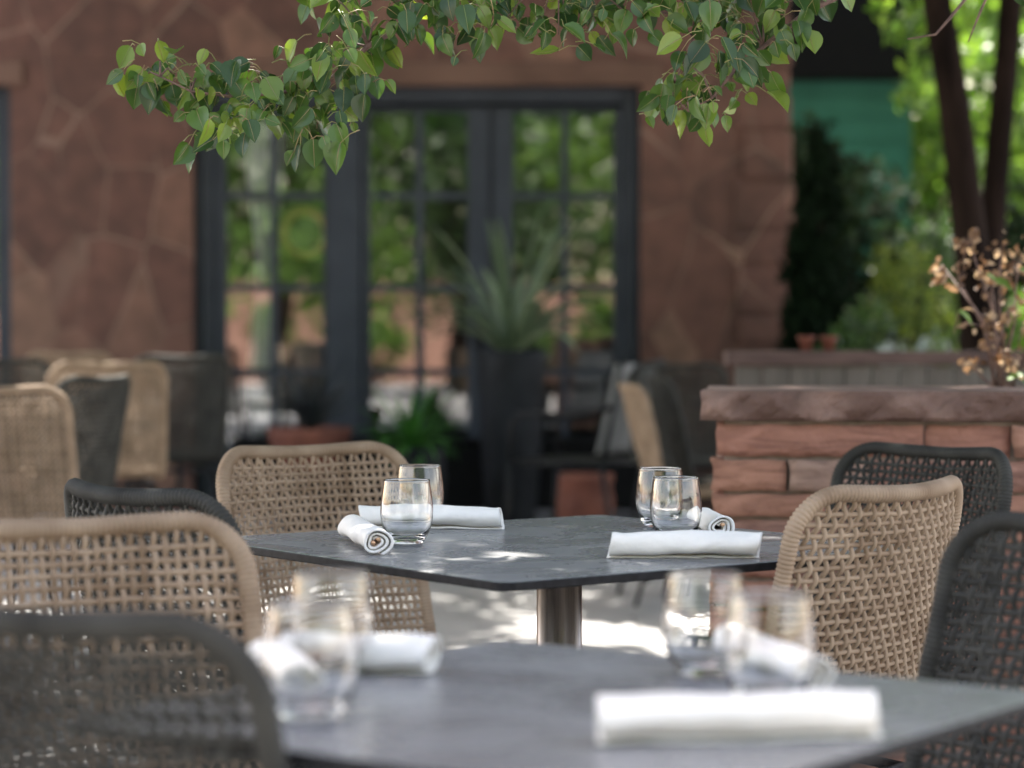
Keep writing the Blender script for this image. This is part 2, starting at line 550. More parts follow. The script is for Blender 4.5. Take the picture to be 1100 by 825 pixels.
def shell(u, s, off=0.0):
    """u, s arrays in metres; off = distance along the shell normal"""
    u = np.asarray(u, float); s = np.asarray(s, float)
    y = np.interp(s, PD, PROF[:, 0]); z = np.interp(s, PD, PROF[:, 1])
    dy = np.interp(s + 0.01, PD, PROF[:, 0]) - np.interp(s - 0.01, PD, PROF[:, 0])
    dz = np.interp(s + 0.01, PD, PROF[:, 1]) - np.interp(s - 0.01, PD, PROF[:, 1])
    L = np.sqrt(dy * dy + dz * dz)
    ny, nz = -dz / L, dy / L            # towards the sitter / up
    k = np.clip(1 - s / 0.50, 0, 1)
    uu = u / (CH_W / 2)
    y = y + 0.050 * uu ** 2 * np.minimum(1, k * 1.6) 
    z = z - 0.012 * (1 - uu ** 2) * np.clip(1 - s / 0.08, 0, 1)      # top rail dips in the middle
    z = z - 0.012 * (1 - uu ** 2) * np.clip((s - 0.5) / 0.2, 0, 1)     # seat sags
    x = u * (0.965 + 0.10 * s / SL)
    return np.stack([x, y + ny * off, z + nz * off], -1)

def outline(n=420, rt=0.075, rb=0.06):
    w = CH_W / 2
    segs = []
    def arc(cx, cy, r, a0, a1):
        t = np.linspace(a0, a1, 26)
        return [(cx + r * math.cos(a), cy + r * math.sin(a)) for a in t]
    pts = []
    pts += [(x, 0) for x in np.linspace(-w + rt, w - rt, 30)]
    pts += arc(w - rt, rt, rt, -math.pi / 2, 0)
    pts += [(w, s) for s in np.linspace(rt, SL - rb, 60)][1:]
    pts += arc(w - rb, SL - rb, rb, 0, math.pi / 2)
    pts += [(x, SL) for x in np.linspace(w - rb, -w + rb, 30)][1:]
    pts += arc(-w + rb, SL - rb, rb, math.pi / 2, math.pi)
    pts += [(-w, s) for s in np.linspace(SL - rb, rt, 60)][1:]
    pts += arc(-w + rt, rt, rt, math.pi, 1.5 * math.pi)[:-1]
    return np.array(pts)

def half_width(s, rt=0.075, rb=0.06):
    w = CH_W / 2
    if s < rt:
        return w - rt + math.sqrt(max(0, rt * rt - (rt - s) ** 2))
    if s > SL - rb:
        return w - rb + math.sqrt(max(0, rb * rb - (s - SL + rb) ** 2))
    return w
def s_range(u, rt=0.075, rb=0.06):
    w = CH_W / 2
    a = abs(u)
    s0 = 0.0 if a < w - rt else rt - math.sqrt(max(0, rt * rt - (a - w + rt) ** 2))
    s1 = SL if a < w - rb else SL - rb + math.sqrt(max(0, rb * rb - (a - w + rb) ** 2))
    return s0, s1

def make_chair():
    root = empty('rope_chair', (0, 0, 0))
    # rim wrapped in cord: fine ridges along the whole outline
    P2 = outline()
    P3 = shell(P2[:, 0], P2[:, 1])
    P3c = np.vstack([P3, P3[:1]])
    d = np.concatenate([[0], np.cumsum(np.linalg.norm(np.diff(P3c, axis=0), axis=1))])
    tot = d[-1]
    pitch = 0.0066
    n = int(tot / pitch) * 4
    sd = np.linspace(0, tot, n, endpoint=False)
    Q = np.stack([np.interp(sd, d, P3c[:, i]) for i in range(3)], -1)
    ph = sd / pitch * math.pi
    r = 0.0106 + 0.0027 * np.abs(np.sin(ph)) + 0.0004 * np.sin(sd * 37)
    m = MB(); m.tube(Q, r, 10, closed=True)
    m.build('rim', M['tan_rope'], root)
    # weft rows and warp cords
    rows = np.arange(0.034, SL - 0.03, 0.0166)
    nw = 29
    wu = np.linspace(-CH_W / 2 + 0.022, CH_W / 2 - 0.022, nw)
    mb, ms = MB(), MB()
    rng = np.random.default_rng(3)
    for s in rows:
        h = half_width(s)
        us = np.linspace(-h, h, 22)
        jit = rng.normal(0, 0.0006, len(us))
        P = shell(us, np.full(22, s) + jit, 0.0)
        (mb if s < BACK_S else ms).tube(P, 0.0039, 6, caps=False)
    for j, u in enumerate(wu):
        s0, s1 = s_range(u)
        for (a, b, tgt) in ((s0, BACK_S, mb), (BACK_S, s1, ms)):
            k = max(8, int((b - a) / 0.0166 * 6))
            ss = np.linspace(a, b, k)
            phase = (ss - rows[0]) / 0.0166 * math.pi
            off = 0.0034 * np.cos(phase) * (1 if j % 2 else -1)
            fade = np.clip(np.minimum(ss - s0, s1 - ss) / 0.012, 0, 1)
            du = 0.0003 * np.sin(phase + 0.8) * (1 if j % 2 else -1) + rng.normal(0, 0.0004)
            P = shell(np.full(k, u) + du, ss, off * fade)
            tgt.tube(P, 0.0039, 6, caps=False)
    mb.build('backrest', M['tan_rope'], root)
    ms.build('seat', M['tan_rope'], root)
    # metal frame below the seat and four legs
    m = MB()
    fr = [(-0.19, -0.15, 0.395), (0.19, -0.15, 0.395), (0.205, 0.19, 0.415), (-0.205, 0.19, 0.415)]
    P = []
    for i in range(4):
        a, b = np.array(fr[i]), np.array(fr[(i + 1) % 4])
        P += [a + (b - a) * t for t in np.linspace(0, 1, 8, endpoint=False)]
    m.tube(P, 0.009, 8, closed=True)
    m.build('seat_frame', M['black_metal'], root)
    for (tx, ty, tz, bx, by) in ((-0.185, -0.14, 0.40, -0.225, -0.27), (0.185, -0.14, 0.40, 0.225, -0.27),
                                 (-0.2, 0.18, 0.418, -0.235, 0.235), (0.2, 0.18, 0.418, 0.235, 0.235)):
        m = MB()
        m.tube([(tx, ty, tz), ((tx + bx) / 2, (ty + by) / 2, tz / 2), (bx, by, 0.0)], [0.0125, 0.011, 0.008], 10)
        m.build('leg', M['black_metal'], root)
    return root

CHAIR = make_chair()
SHADED_TAN = {'rim': M['shaded_tan_rope'], 'backrest': M['shaded_tan_rope'], 'seat': M['shaded_tan_rope']}
DARK = {'rim': M['dark_rope'], 'backrest': M['dark_rope'], 'seat': M['dark_rope']}
_used = [False]
def place_chair(x, y, face, label, dark=False, group='rope chairs at the two near tables', sc=1.0):
    """face = direction the sitter looks, degrees clockwise from +Y (away from the camera)"""
    if not _used[0] and not dark:
        c = CHAIR; _used[0] = True
    else:
        c = copy_tree(CHAIR, None, DARK if dark else (SHADED_TAN if group == 'rope chairs in the back of the patio' else None))
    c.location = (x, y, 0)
    c.rotation_euler = (0, 0, -rad(face))
    c.scale = (sc, sc, sc)
    return tag(c, label, 'chair', group)

G1 = 'rope chairs at the two near tables'
G2 = 'rope chairs in the back of the patio'
def chair_at(px, y, face, label, dark=False, group=G1, sc=1.0):
    """px = photo column of the middle of the top rail, y = its distance"""
    X = (px - 550) / FPX * y
    a = rad(face)
    # the rail sits 0.26 m behind the chair's origin
    return place_chair(X + 0.26 * sc * math.sin(a), y + 0.26 * sc * math.cos(a), face, label, dark, group, sc)

chair_at(329, 4.62, 141, 'tan rope chair in sharp focus behind the far-left side of the farther table')
chair_at(138, 3.45, 49, 'charcoal rope chair left of the farther table, only its top rail showing', True)
chair_at(964, 3.52, -48, 'tan rope chair at right, hiding the right corner of the farther table')
chair_at(1002, 4.58, -128, 'charcoal rope chair standing right in front of the red stone planter wall', True)
chair_at(72, 2.86, 153, 'tan rope chair at left, blurred, between two charcoal ones')
chair_at(34, 1.99, 33, 'large blurred charcoal rope chair in the bottom left corner, nearest of all', True)
chair_at(1180, 2.80, -122, 'blurred charcoal rope chair cut off by the right edge beside the nearer table', True)

chair_at(-16, 6.8, 3, 'large blurred tan rope chair at the left edge, nearest of the back row', False, G2, 1.07)
chair_at(108, 8.1, -68, 'blurred charcoal chair back right beside the large tan one in the back row', True, G2, 1.07)
chair_at(118, 9.6, -22, 'blurred tan chair behind the charcoal one at the left of the patio', False, G2, 1.10)
chair_at(198, 10.5, -35, 'blurred charcoal chair with sunlit top edge against the slate blue window frame', True, G2, 1.12)
chair_at(72, 12.4, 10, 'blurred tan chair farthest back in the left row, only its pink-lit top showing', False, G2, 1.11)
chair_at(-2, 10.6, 12, 'blurred charcoal chair top at the very left edge behind the large tan one', True, G2, 1.10)
chair_at(676, 9.5, 84, 'blurred tan chair seen edge on, left of the stone planter wall', False, G2, 1.0)
chair_at(706, 9.9, 84, 'blurred charcoal chair seen edge on, right beside the tan edge-on one', True, G2, 1.02)
chair_at(728, 11.4, 172, 'blurred charcoal chair seen from the front behind the two edge-on chairs', True, G2, 1.06)

# ------------------------------------------------------------ tables
def make_table(cx, cy, size, rz, label, size2=None):
    root = empty('patio_table', (cx, cy, 0), rz, label, 'table', 'square pedestal tables with grey tops')
    h = size / 2
    h2 = (size2 or size) / 2
    # slab outline with small rounded corners
    r = 0.022
    pts = []
    for (sx, sy, a0) in ((1, 1, 0), (-1, 1, 90), (-1, -1, 180), (1, -1, 270)):
        for a in np.linspace(a0, a0 + 90, 7):
            pts.append((sx * (h - r) + r * math.cos(rad(a)), sy * (h2 - r) + r * math.sin(rad(a))))
    n = len(pts)
    def ring(k, z):
        return [(x * k, y * k, z) for x, y in pts]
    m = MB()
    v = ring(1 - 0.0035 / h, 0.74) + ring(1 - 0.0008 / h, 0.7392) + ring(1, 0.7375) + ring(1, 0.7285) + ring(1 - 0.002 / h, 0.727)
    f = [tuple(range(n))]
    mi = [0]
    for k in range(4):
        for i in range(n):
            j = (i + 1) % n
            f.append((k * n + i, (k + 1) * n + i, (k + 1) * n + j, k * n + j))
    f.append(tuple(4 * n + i for i in range(n))[::-1])
    me = MB()
    me.add(v, f[:1] + f[1:1 + n], 0)
    me.v, me.n = me.v, me.n
    for ff in f[1 + n:]:
        me.f.append(ff); me.mi.append(1)
    me.build('tabletop', [M['tabletop'], M['table_edge']], root, smooth=False)
    m = MB()
    m.lathe([(0.0355, 0.03), (0.0355, 0.716)], sides=48)
    m.build('column', M['steel'], root)
    m = MB()
    m.box(-0.16, 0.16, -0.16, 0.16, 0.7165, 0.7265)
    m.build('mounting_plate', M['black_metal'], root, smooth=False)
    m = MB()
    m.lathe([(0.235, 0.0), (0.235, 0.008), (0.22, 0.014), (0.06, 0.022), (0.045, 0.034)], sides=64)
    m.build('base_plate', M['steel'], root)
    return root

def fit_square(F, Rr, L):
    pass
cA = Vector((0.074, 3.775, 0)); SA = 0.83
cB_back = on_plane(540, 687, 0.74)
make_table(cA.x, cA.y, SA, rad(36.6), 'sharp grey square table in the middle with steel column showing')
angB = rad(-36)
SB = 0.64; SB2 = 0.65
u1 = Vector((math.cos(angB), math.sin(angB), 0)); u2 = Vector((-math.cos(angB + math.pi / 2), -math.sin(angB + math.pi / 2), 0))
cB = cB_back + u1 * SB / 2 + u2 * SB2 / 2
make_table(cB.x, cB.y, SB, angB, 'blurred grey square table filling the bottom of the view', SB2)
make_table(-2.05, 11.4, 0.8, rad(10), 'blurred table hidden among the chairs at the far left')
TOP = 0.7402

# ------------------------------------------------------------ drinking glasses
def glass_profile():
    H = 0.100
    outer = [(0.0, 0.0), (0.020, 0.0), (0.0245, 0.0012), (0.029, 0.006), (0.0345, 0.016), (0.0385, 0.028), (0.0410, 0.042),
             (0.0413, 0.052), (0.0402, 0.068), (0.0382, 0.084), (0.0362, 0.0975)]
    rim = [(0.0360, 0.0995), (0.0355, 0.100), (0.0349, 0.0996)]
    inner = [(0.0348, 0.0975), (0.0368, 0.084), (0.0388, 0.068), (0.0398, 0.052), (0.0394, 0.042), (0.0368, 0.029), (0.0318, 0.018),
             (0.024, 0.0115), (0.012, 0.0095), (0.0, 0.009)]
    def smooth(p, k):
        p = np.array(p); t = np.arange(len(p)); tt = np.linspace(0, len(p) - 1, k)
        # catmull-rom
        out = []
        for x in tt:
            i = min(int(x), len(p) - 2); f = x - i
            p0, p1, p2, p3 = p[max(i - 1, 0)], p[i], p[i + 1], p[min(i + 2, len(p) - 1)]
            out.append(0.5 * ((2 * p1) + (-p0 + p2) * f + (2 * p0 - 5 * p1 + 4 * p2 - p3) * f * f + (-p0 + 3 * p1 - 3 * p2 + p3) * f ** 3))
        return [(max(0, a), b) for a, b in out]
    return smooth(outer, 34) + rim + smooth(inner, 28)
_gm = MB()
_gp = glass_profile()
_gm.lathe([(max(r, 1e-5), z) for r, z in _gp], sides=72)
GLASS_ME = _gm.mesh('drinking_glass', M['glass'])
def glass(px, py, label):
    p = on_plane(px, py, 0.74)
    o = obj('drinking_glass', GLASS_ME, None, (p.x, p.y, TOP + 0.0003), random.uniform(0, 6))
    tag(o, label, 'glass', 'empty stemless glasses set on the tables')
glass(437, 584, 'empty stemless glass in front of the other on the left of the farther table')
glass(451, 562, 'empty stemless glass behind another on the left of the farther table')
glass(709, 566, 'empty stemless glass, rear of the right pair on the farther table')
glass(726, 580, 'empty stemless glass standing right behind the diagonally folded napkin roll')
glass(356, 724, 'blurred stemless glass, taller and rear of the left pair on the nearer table')
glass(334, 772, 'blurred stemless glass with bright highlights, front of the left pair on the nearer table')
glass(757, 726, 'blurred stemless glass, rear of the right pair on the nearer table')
glass(826, 758, 'blurred stemless glass, front of the right pair, behind the long napkin roll')

# ------------------------------------------------------------ rolled napkins
def napkin(p, q, label, seed, fat=1.0, flap=True):
    p = Vector((p[0], p[1], 0)); q = Vector((q[0], q[1], 0))
    L = (q - p).length
    c = (p + q) / 2
    ang = math.atan2(q.y - p.y, q.x - p.x)
    rng = np.random.default_rng(seed)
    root_r = 0.0225 * fat
    nt_, turns = 110, 2.6
    nl = 56
    ph = rng.uniform(0, 6.28, 6)
    th = np.linspace(0, 1, nt_)
    start = -0.5 * math.pi + rng.uniform(-0.4, 0.4)
    def surf(inset):
        V = []
        for i in range(nl):
            t = i / (nl - 1)
            x = (t - 0.5) * L
            e = max(0, 1 - min(t, 1 - t) / 0.10)
            for k in range(nt_):
                w = th[k]
                a = start + w * turns * 2 * math.pi
                r = root_r * (1 - 0.74 * w ** 0.95)
                r += 0.0010 * math.sin(3 * a + ph[0] + 5 * t) + 0.0009 * math.sin(9 * t + ph[1] + a) + 0.0004 * math.sin(23 * t + ph[2] + 2 * a)
                r += e * (0.0012 + 0.0012 * math.sin(2 * a + ph[3]))
                if flap and w < 1 / turns:
                    aa = (a - start) / (2 * math.pi)
                    # folded corner of the linen laid over the roll
                    lim = 0.50 - 1.15 * abs(t - 0.52)
                    r += 0.0016 / (1 + math.exp(-(lim - abs(aa - 0.42)) * 55)) if True else 0
                r -= inset
                sx = x + 0.004 * math.sin(a * 1.0 + ph[4]) * e + (0.010 * (w * 1.0) * (1 if t > 0.5 else -1) * -e)
                V.append((sx, r * math.cos(a) * 1.10, root_r * 0.90 + r * math.sin(a) * 0.90))
        return V
    A = surf(0.0); B = surf(0.0036)
    A = np.array(A); B = np.array(B)
    A[:, 2] = np.maximum(A[:, 2], 0.0006); B[:, 2] = np.maximum(B[:, 2], 0.0016)
    m = MB()
    n1 = nl * nt_
    F = []
    for i in range(nl - 1):
        for k in range(nt_ - 1):
            a = i * nt_ + k
            F.append((a, a + 1, a + nt_ + 1, a + nt_))
            F.append((n1 + a, n1 + a + nt_, n1 + a + nt_ + 1, n1 + a + 1))
    for k in range(nt_ - 1):
        a = k; F.append((a, n1 + a, n1 + a + 1, a + 1))
        a = (nl - 1) * nt_ + k; F.append((a, a + 1, n1 + a + 1, n1 + a))
    for i in range(nl - 1):
        for k0 in (0, nt_ - 1):
            a = i * nt_ + k0
            F.append((a, a + nt_, n1 + a + nt_, n1 + a))
    m.add(np.vstack([A, B]), F)
    o = m.build('napkin_roll', M['linen'], None)
    o.location = (c.x, c.y, TOP)
    o.rotation_euler = (0, 0, ang)
    tag(o, label, 'napkin', 'rolled white napkins on the tables')
    return o
def pp(x, y): return on_plane(x, y, 0.74)
napkin(pp(377, 580), pp(405, 597), 'white napkin roll pointing at the viewer beside the left glasses, copper cutlery inside', 1)
napkin(pp(386, 567), pp(540, 569), 'white napkin roll lying across behind the left glasses on the farther table', 2)
napkin(pp(654, 600), pp(818, 600), 'white napkin roll with diagonal fold along the front right edge of the farther table', 3, 1.02)
napkin(pp(752, 568), pp(775, 580), 'white napkin roll with spiral end, behind the right glasses of the farther table', 4, 0.95)
napkin(pp(292, 720), pp(466, 726), 'blurred white napkin roll behind the left glasses of the nearer table', 5, 1.0)
napkin(pp(283, 728), pp(322, 760), 'blurred white napkin roll beside the left glasses, seen through the front one', 6)
napkin(pp(640, 800), pp(944, 792), 'large blurred white napkin roll along the front edge of the nearer table', 7, 1.02)
napkin(pp(782, 712), pp(874, 748), 'blurred white napkin roll with open end, right of the glasses on the nearer table', 8, 0.95)

def cutlery(p, q, label, kind):
    p = Vector((p[0], p[1], 0)); q = Vector((q[0], q[1], 0))
    d = (q - p).normalized()
    e = q - d * 0.006
    nrm = Vector((-d.y, d.x, 0))
    off = 0.0035 if kind else -0.004
    m = MB()
    P = []
    R = []
    for t in np.linspace(0, 1, 10):
        w = e - d * 0.20 * (1 - t) + nrm * off
        P.append((w.x, w.y, TOP + 0.0195 + (0.004 if kind else -0.001)))
        R.append(0.0016 + 0.0016 * t ** 2)
    m.tube(P, R, 10)
    return tag(m.build('cutlery_handle', M['cutlery'], None), label, 'cutlery', 'copper cutlery rolled in napkins')
cutlery(pp(377, 580), pp(405, 597), 'upper copper cutlery handle inside the napkin end beside the left glasses', 1)
cutlery(pp(377, 580), pp(405, 597), 'lower copper cutlery handle inside the napkin end beside the left glasses', 0)
cutlery(pp(752, 568), pp(775, 580), 'copper cutlery handle inside the spiral napkin end on the right of the farther table', 1)

# ------------------------------------------------------------ red stone planter wall
def stone_wall():
    rz = rad(-6.5)
    root = empty('stone_planter', (0.379, 4.90, 0), rz, 'low red sandstone planter wall with thick rough cap stone on the right', 'planter wall')
    Lx, D = 2.1, 0.42
    rng = np.random.default_rng(5)
    core = MB(); core.box(0.05, Lx - 0.03, 0.037, D - 0.04, 0.0, 0.886)
    core.build('mortar_core', M['mortar'], root, smooth=False)
    bed = MB(); bed.box(0.10, Lx - 0.05, D + 0.003, D + 0.55, 0.0, 0.90)
    bed.build('soil', M['soil'], root, smooth=False)
    back = MB(); back.box(0.05, Lx, D + 0.552, D + 0.70, 0.0, 0.93); back.box(0.05, 0.098, D + 0.003, D + 0.55, 0.0, 0.93)
    back.build('rear_wall', M['block'], root, smooth=False)
    m = MB()
    def block(x0, x1, y0, y1, z0, z1, out):
        nx, nz, ny = max(3, int((x1 - x0) / 0.018)), max(3, int((z1 - z0) / 0.014)), 5
        seed = rng.uniform(0, 100)
        V, idx, F = [], {}, []
        tilt = rng.normal(0, 0.003); bow = rng.uniform(0.002, 0.007)
        def vid(i, j, k):
            key = (i, j, k)
            if key in idx: return idx[key]
            a, b_, c = i / nx, j / ny, k / nz
            x, y, z = x0 + (x1 - x0) * a, y0 + (y1 - y0) * b_, z0 + (z1 - z0) * c
            f = (1 - b_)
            ed = min(min(a, 1 - a) * (x1 - x0), min(c, 1 - c) * (z1 - z0))
            rnd = math.sqrt(min(1, ed / 0.005 + 0.25))
            nse = math.sin(x * 41 + seed) * math.cos(z * 63 + seed * 1.7) + 0.6 * math.sin(x * 97 + z * 71 + seed * 2.3) + 0.4 * math.sin(x * 190 - z * 230 + seed)
            y -= f * (out + (bow + 0.0028 * nse + tilt * (a - 0.5) * 4) * rnd)
            if i == 0: x -= 0.003 * nse
            z += 0.0012 * math.sin(x * 60 + seed)
            idx[key] = len(V); V.append((x, y, z)); return idx[key]
        for i in range(nx):
            for k in range(nz):
                F.append((vid(i, 0, k), vid(i + 1, 0, k), vid(i + 1, 0, k + 1), vid(i, 0, k + 1)))
                F.append((vid(i, ny, k), vid(i, ny, k + 1), vid(i + 1, ny, k + 1), vid(i + 1, ny, k)))
            for j in range(ny):
                F.append((vid(i, j, 0), vid(i, j + 1, 0), vid(i + 1, j + 1, 0), vid(i + 1, j, 0)))
                F.append((vid(i, j, nz), vid(i + 1, j, nz), vid(i + 1, j + 1, nz), vid(i, j + 1, nz)))
        for j in range(ny):
            for k in range(nz):
                F.append((vid(0, j, k), vid(0, j, k + 1), vid(0, j + 1, k + 1), vid(0, j + 1, k)))
                F.append((vid(nx, j, k), vid(nx, j + 1, k), vid(nx, j + 1, k + 1), vid(nx, j, k + 1)))
        m.add(V, F)
    z = 0.883
    heights = [0.072, 0.070, 0.052, 0.05, 0.075, 0.06, 0.08, 0.055, 0.07, 0.06, 0.075, 0.06, 0.07, 0.06]
    for ri, h in enumerate(heights):
        if z - h < 0.0: h = z
        if h < 0.02: break
        x = 0.030 + rng.uniform(-0.008, 0.010) + (-0.012 if ri == 1 else 0)
        first = True
        while x < Lx - 0.02:
            w = rng.uniform(0.16, 0.42)
            if first: w = (0.42, 0.165, 0.30)[ri % 3] + rng.uniform(-0.02, 0.02)
            first = False
            x1 = min(x + w, Lx)
            o = rng.uniform(-0.006, 0.008)
            block(x, x1 - 0.006, 0.028, 0.115, z - h + 0.004, z - 0.004, o)
            x = x1
        # return faces at the free end
        y = 0.12
        while y < D - 0.03:
            w = rng.uniform(0.12, 0.25)
            y1 = min(y + w, D)
            ex = rng.uniform(-0.004, 0.006)
            m.box(0.030 - ex, 0.07, y, y1 - 0.006, z - h + 0.004, z - 0.004)
            y = y1
        z -= h
    m.build('stone_blocks', M['block'], root)
    # cap stone with a split face
    m = MB()
    nx, nz, ny = 260, 8, 12
    z0, z1 = 0.8885, 0.948
    def nz_(x, z, y=0):
        v = 0
        for (a, b_, c, d_) in ((11, 17, .003, 0), (29, 40, .003, 1), (63, 80, .003, 2), (140, 150, .0018, 3)):
            v += c * math.sin(a * x + 2.1 * math.sin(b_ * z * 0.6 + a * x * .37 + d_) + d_) * math.cos(b_ * z + 1.7 * math.sin(a * x * .7) + y * 9)
        return v
    def facet(x, z):
        # chiselled scallops: slanted ridges
        q = (x * 5.3 + z * 9.0 + 0.35 * math.sin(x * 7))
        f = q - math.floor(q)
        q2 = (x * 8.1 - z * 12.0 + 1.1 * math.sin(x * 3.1))
        f2 = q2 - math.floor(q2)
        return 0.024 * abs(f - 0.5) + 0.018 * abs(f2 - 0.4)
    V = []; F = []
    ring = []
    prof = []
    for k in range(nz + 1): prof.append(('f', k / nz))
    for j in range(1, ny + 1): prof.append(('t', j / ny))
    for k in range(1, nz + 1): prof.append(('b', k / nz))
    for j in range(1, ny): prof.append(('u', j / ny))
    npf = len(prof)
    for i in range(nx + 1):
        x = i / nx * (Lx + 0.03)
        for (kind, t) in prof:
            ends = 0
            if kind == 'f':
                z = z0 + (z1 - z0) * t; y = -0.004 + nz_(x, z) + facet(x, z) - 0.006 * math.sin(math.pi * t) + (0.004 if t in (0, 1) else 0)
            elif kind == 't':
                y = t * D; z = z1 + 0.0012 * math.sin(x * 31 + y * 20); y += (1 - t) * 0.0
            elif kind == 'b':
                z = z1 - (z1 - z0) * t; y = D
            else:
                y = D * (1 - t); z = z0
            xx = x
            if i == 0: xx = x + 0.0018 * math.sin(z * 90 + y * 21) + 0.003 + 0.10 * y
            V.append((xx, y, z))
    for i in range(nx):
        for k in range(npf):
            l = (k + 1) % npf
            F.append((i * npf + k, i * npf + l, (i + 1) * npf + l, (i + 1) * npf + k))
    F.append(tuple(range(npf)))
    F.append(tuple(nx * npf + k for k in range(npf))[::-1])
    m.add(V, F)
    m.build('cap_stone', M['cap'], root, smooth=False)
stone_wall()

# ------------------------------------------------------------ stone building with glazed doors
BY = 14.0
def X14(px): return (px - 550) / FPX * BY
def Z14(py): return at(550, py, BY).z
def building():
    root = empty('stone_building', (0, BY, 0), 0, 'red flagstone building with slate blue glazed doors across the back', 'building')
    Ztop = Z14(92)
    H = 5.2
    xl0, xl1 = X14(-160), X14(12)
    xa, xb = X14(207), X14(688)
    xr = X14(846)
    m = MB()
    m.box(xl1, xa, 0, 0.4, 0, Ztop + 0.14)
    m.box(xb, xr - 0.02, 0, 0.4, 0, Ztop + 0.14)
    m.box(-9, xl0, 0, 0.4, 0, Ztop + 0.14)
    m.box(-9, xr - 0.02, 0.0, 0.4, Ztop + 0.142, H)
    m.box(xr - 0.42, xr - 0.02, 0.402, 6.0, 0, H)
    m.build('wall', M['flagstone'], root, smooth=False)
    m = MB(); m.box(xa - 0.12, xb + 0.12, -0.025, 0.38, Ztop, Ztop + 0.139)
    m.box(xl0 - 0.1, xl1 + 0.08, -0.025, 0.38, Ztop, Ztop + 0.139)
    bevel(m.build('lintel', M['lintel'], root, smooth=False), 0.01)
    # rough corner stones
    m = MB(); rng = random.Random(4); z = 0
    while z < H:
        h = rng.uniform(0.12, 0.3)
        o = rng.uniform(-0.01, 0.045)
        m.box(xr - 0.30 + rng.uniform(-.1, .05), xr + o, -0.012 - rng.uniform(0, 0.02), 0.25, z + 0.006, min(z + h, H) - 0.006)
        z += h
    bevel(m.build('corner_stones', M['flagstone'], root, smooth=False), 0.02, 3)
    # roof and dark room behind the glass
    m = MB(); m.box(-9.3, xr + 0.25, -0.35, 6.2, H + 0.002, H + 0.2)
    m.build('roof', M['black_roof'], root, smooth=False)
    m = MB()
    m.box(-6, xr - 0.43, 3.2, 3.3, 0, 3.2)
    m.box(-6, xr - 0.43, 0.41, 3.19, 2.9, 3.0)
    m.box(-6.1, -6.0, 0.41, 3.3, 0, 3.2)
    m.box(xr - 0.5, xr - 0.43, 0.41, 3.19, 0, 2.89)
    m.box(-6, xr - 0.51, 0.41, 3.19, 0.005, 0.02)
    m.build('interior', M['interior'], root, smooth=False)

    yf = 0.12       # frame set back in the opening
    def frame_box(m, px0, px1, z0, z1, y0=yf, y1=yf + 0.09):
        m.box(X14(px0), X14(px1), y0, y1, z0, z1)
    # fixed surround
    m = MB()
    zt = Ztop
    frame_box(m, 207, 228, 0, zt, yf - 0.02, yf + 0.14)
    frame_box(m, 350, 386, 0, zt, yf - 0.02, yf + 0.14)
    frame_box(m, 670, 688, 0, zt, yf - 0.02, yf + 0.14)
    m.box(X14(228) + 0.002, X14(350) - 0.002, yf - 0.02, yf + 0.14, zt - 0.10, zt)
    m.box(X14(386) + 0.002, X14(670) - 0.002, yf - 0.02, yf + 0.14, zt - 0.09, zt)
    bevel(m.build('door_surround', M['frame'], root, smooth=False), 0.006)

    rows = [Z14(118), Z14(209), Z14(309), Z14(400), Z14(480)]
    def leaf(name, pa, pb, ga, gb, mid, kind):
        d = MB()
        z0, z1 = 0.03, zt - 0.115
        frame_box(d, pa, ga, z0, z1); frame_box(d, gb, pb, z0, z1)
        d.box(X14(ga) + .001, X14(gb) - .001, yf + .001, yf + 0.089, rows[0], z1 - 0.001)
        d.box(X14(ga) + .001, X14(gb) - .001, yf + .001, yf + 0.089, z0, rows[-1])
        # recessed bottom panel moulding
        d.box(X14(ga) + .03, X14(gb) - .03, yf - 0.008, yf - 0.0005, z0 + 0.06, rows[-1] - 0.05)
        door = bevel(d.build(name, M['frame'], root, smooth=False), 0.005)
        mu = MB()
        xm = X14(mid)
        mu.box(xm - 0.022, xm + 0.022, yf + 0.012, yf + 0.075, rows[-1], rows[0])
        for z in rows[1:-1]:
            mu.box(X14(ga), xm - 0.0225, yf + 0.014, yf + 0.073, z - 0.020, z + 0.020)
            mu.box(xm + 0.0225, X14(gb), yf + 0.014, yf + 0.073, z - 0.020, z + 0.020)
        mu.build('glazing_bars', M['frame'], door, smooth=False)
        p = MB(); p.box(X14(ga) - 0.01, X14(gb) + 0.01, yf + 0.04, yf + 0.046, rows[-1] - 0.01, rows[0] + 0.01)
        p.build('pane', M['window'], door, smooth=False)
        if kind:
            hb = MB()
            hx = X14(kind)
            hb.box(hx - 0.02, hx + 0.02, yf - 0.008, yf - 0.001, 0.93, 1.12)
            hb.tube([(hx, yf - 0.008, 1.03), (hx, yf - 0.05, 1.03), (hx - 0.02, yf - 0.055, 1.03), (hx - 0.11, yf - 0.05, 1.03)], 0.008, 8)
            hb.build('handle', M['black_metal'], door)
        return door
    leaf('window', 229, 349, 240, 346, 292, None)
    leaf('door', 387, 526, 396, 502, 450, 515)
    leaf('door', 529, 669, 551, 660, 607, None)
    # neighbouring window at the left edge
    d = MB()
    d.box(xl0, xl0 + 0.08, yf - .02, yf + .14, 0, zt); d.box(xl1 - 0.10, xl1, yf - .02, yf + .14, 0, zt)
    d.box(xl0 + .081, xl1 - 0.101, yf - .02, yf + .14, zt - 0.12, zt); d.box(xl0 + .081, xl1 - 0.101, yf - .02, yf + .14, 0, 0.3)
    w = bevel(d.build('window', M['frame'], root, smooth=False), 0.006)
    p = MB(); p.box(xl0 + 0.07, xl1 - 0.09, yf + 0.04, yf + 0.046, 0.29, zt - 0.11)
    p.build('pane', M['window'], w, smooth=False)
building()

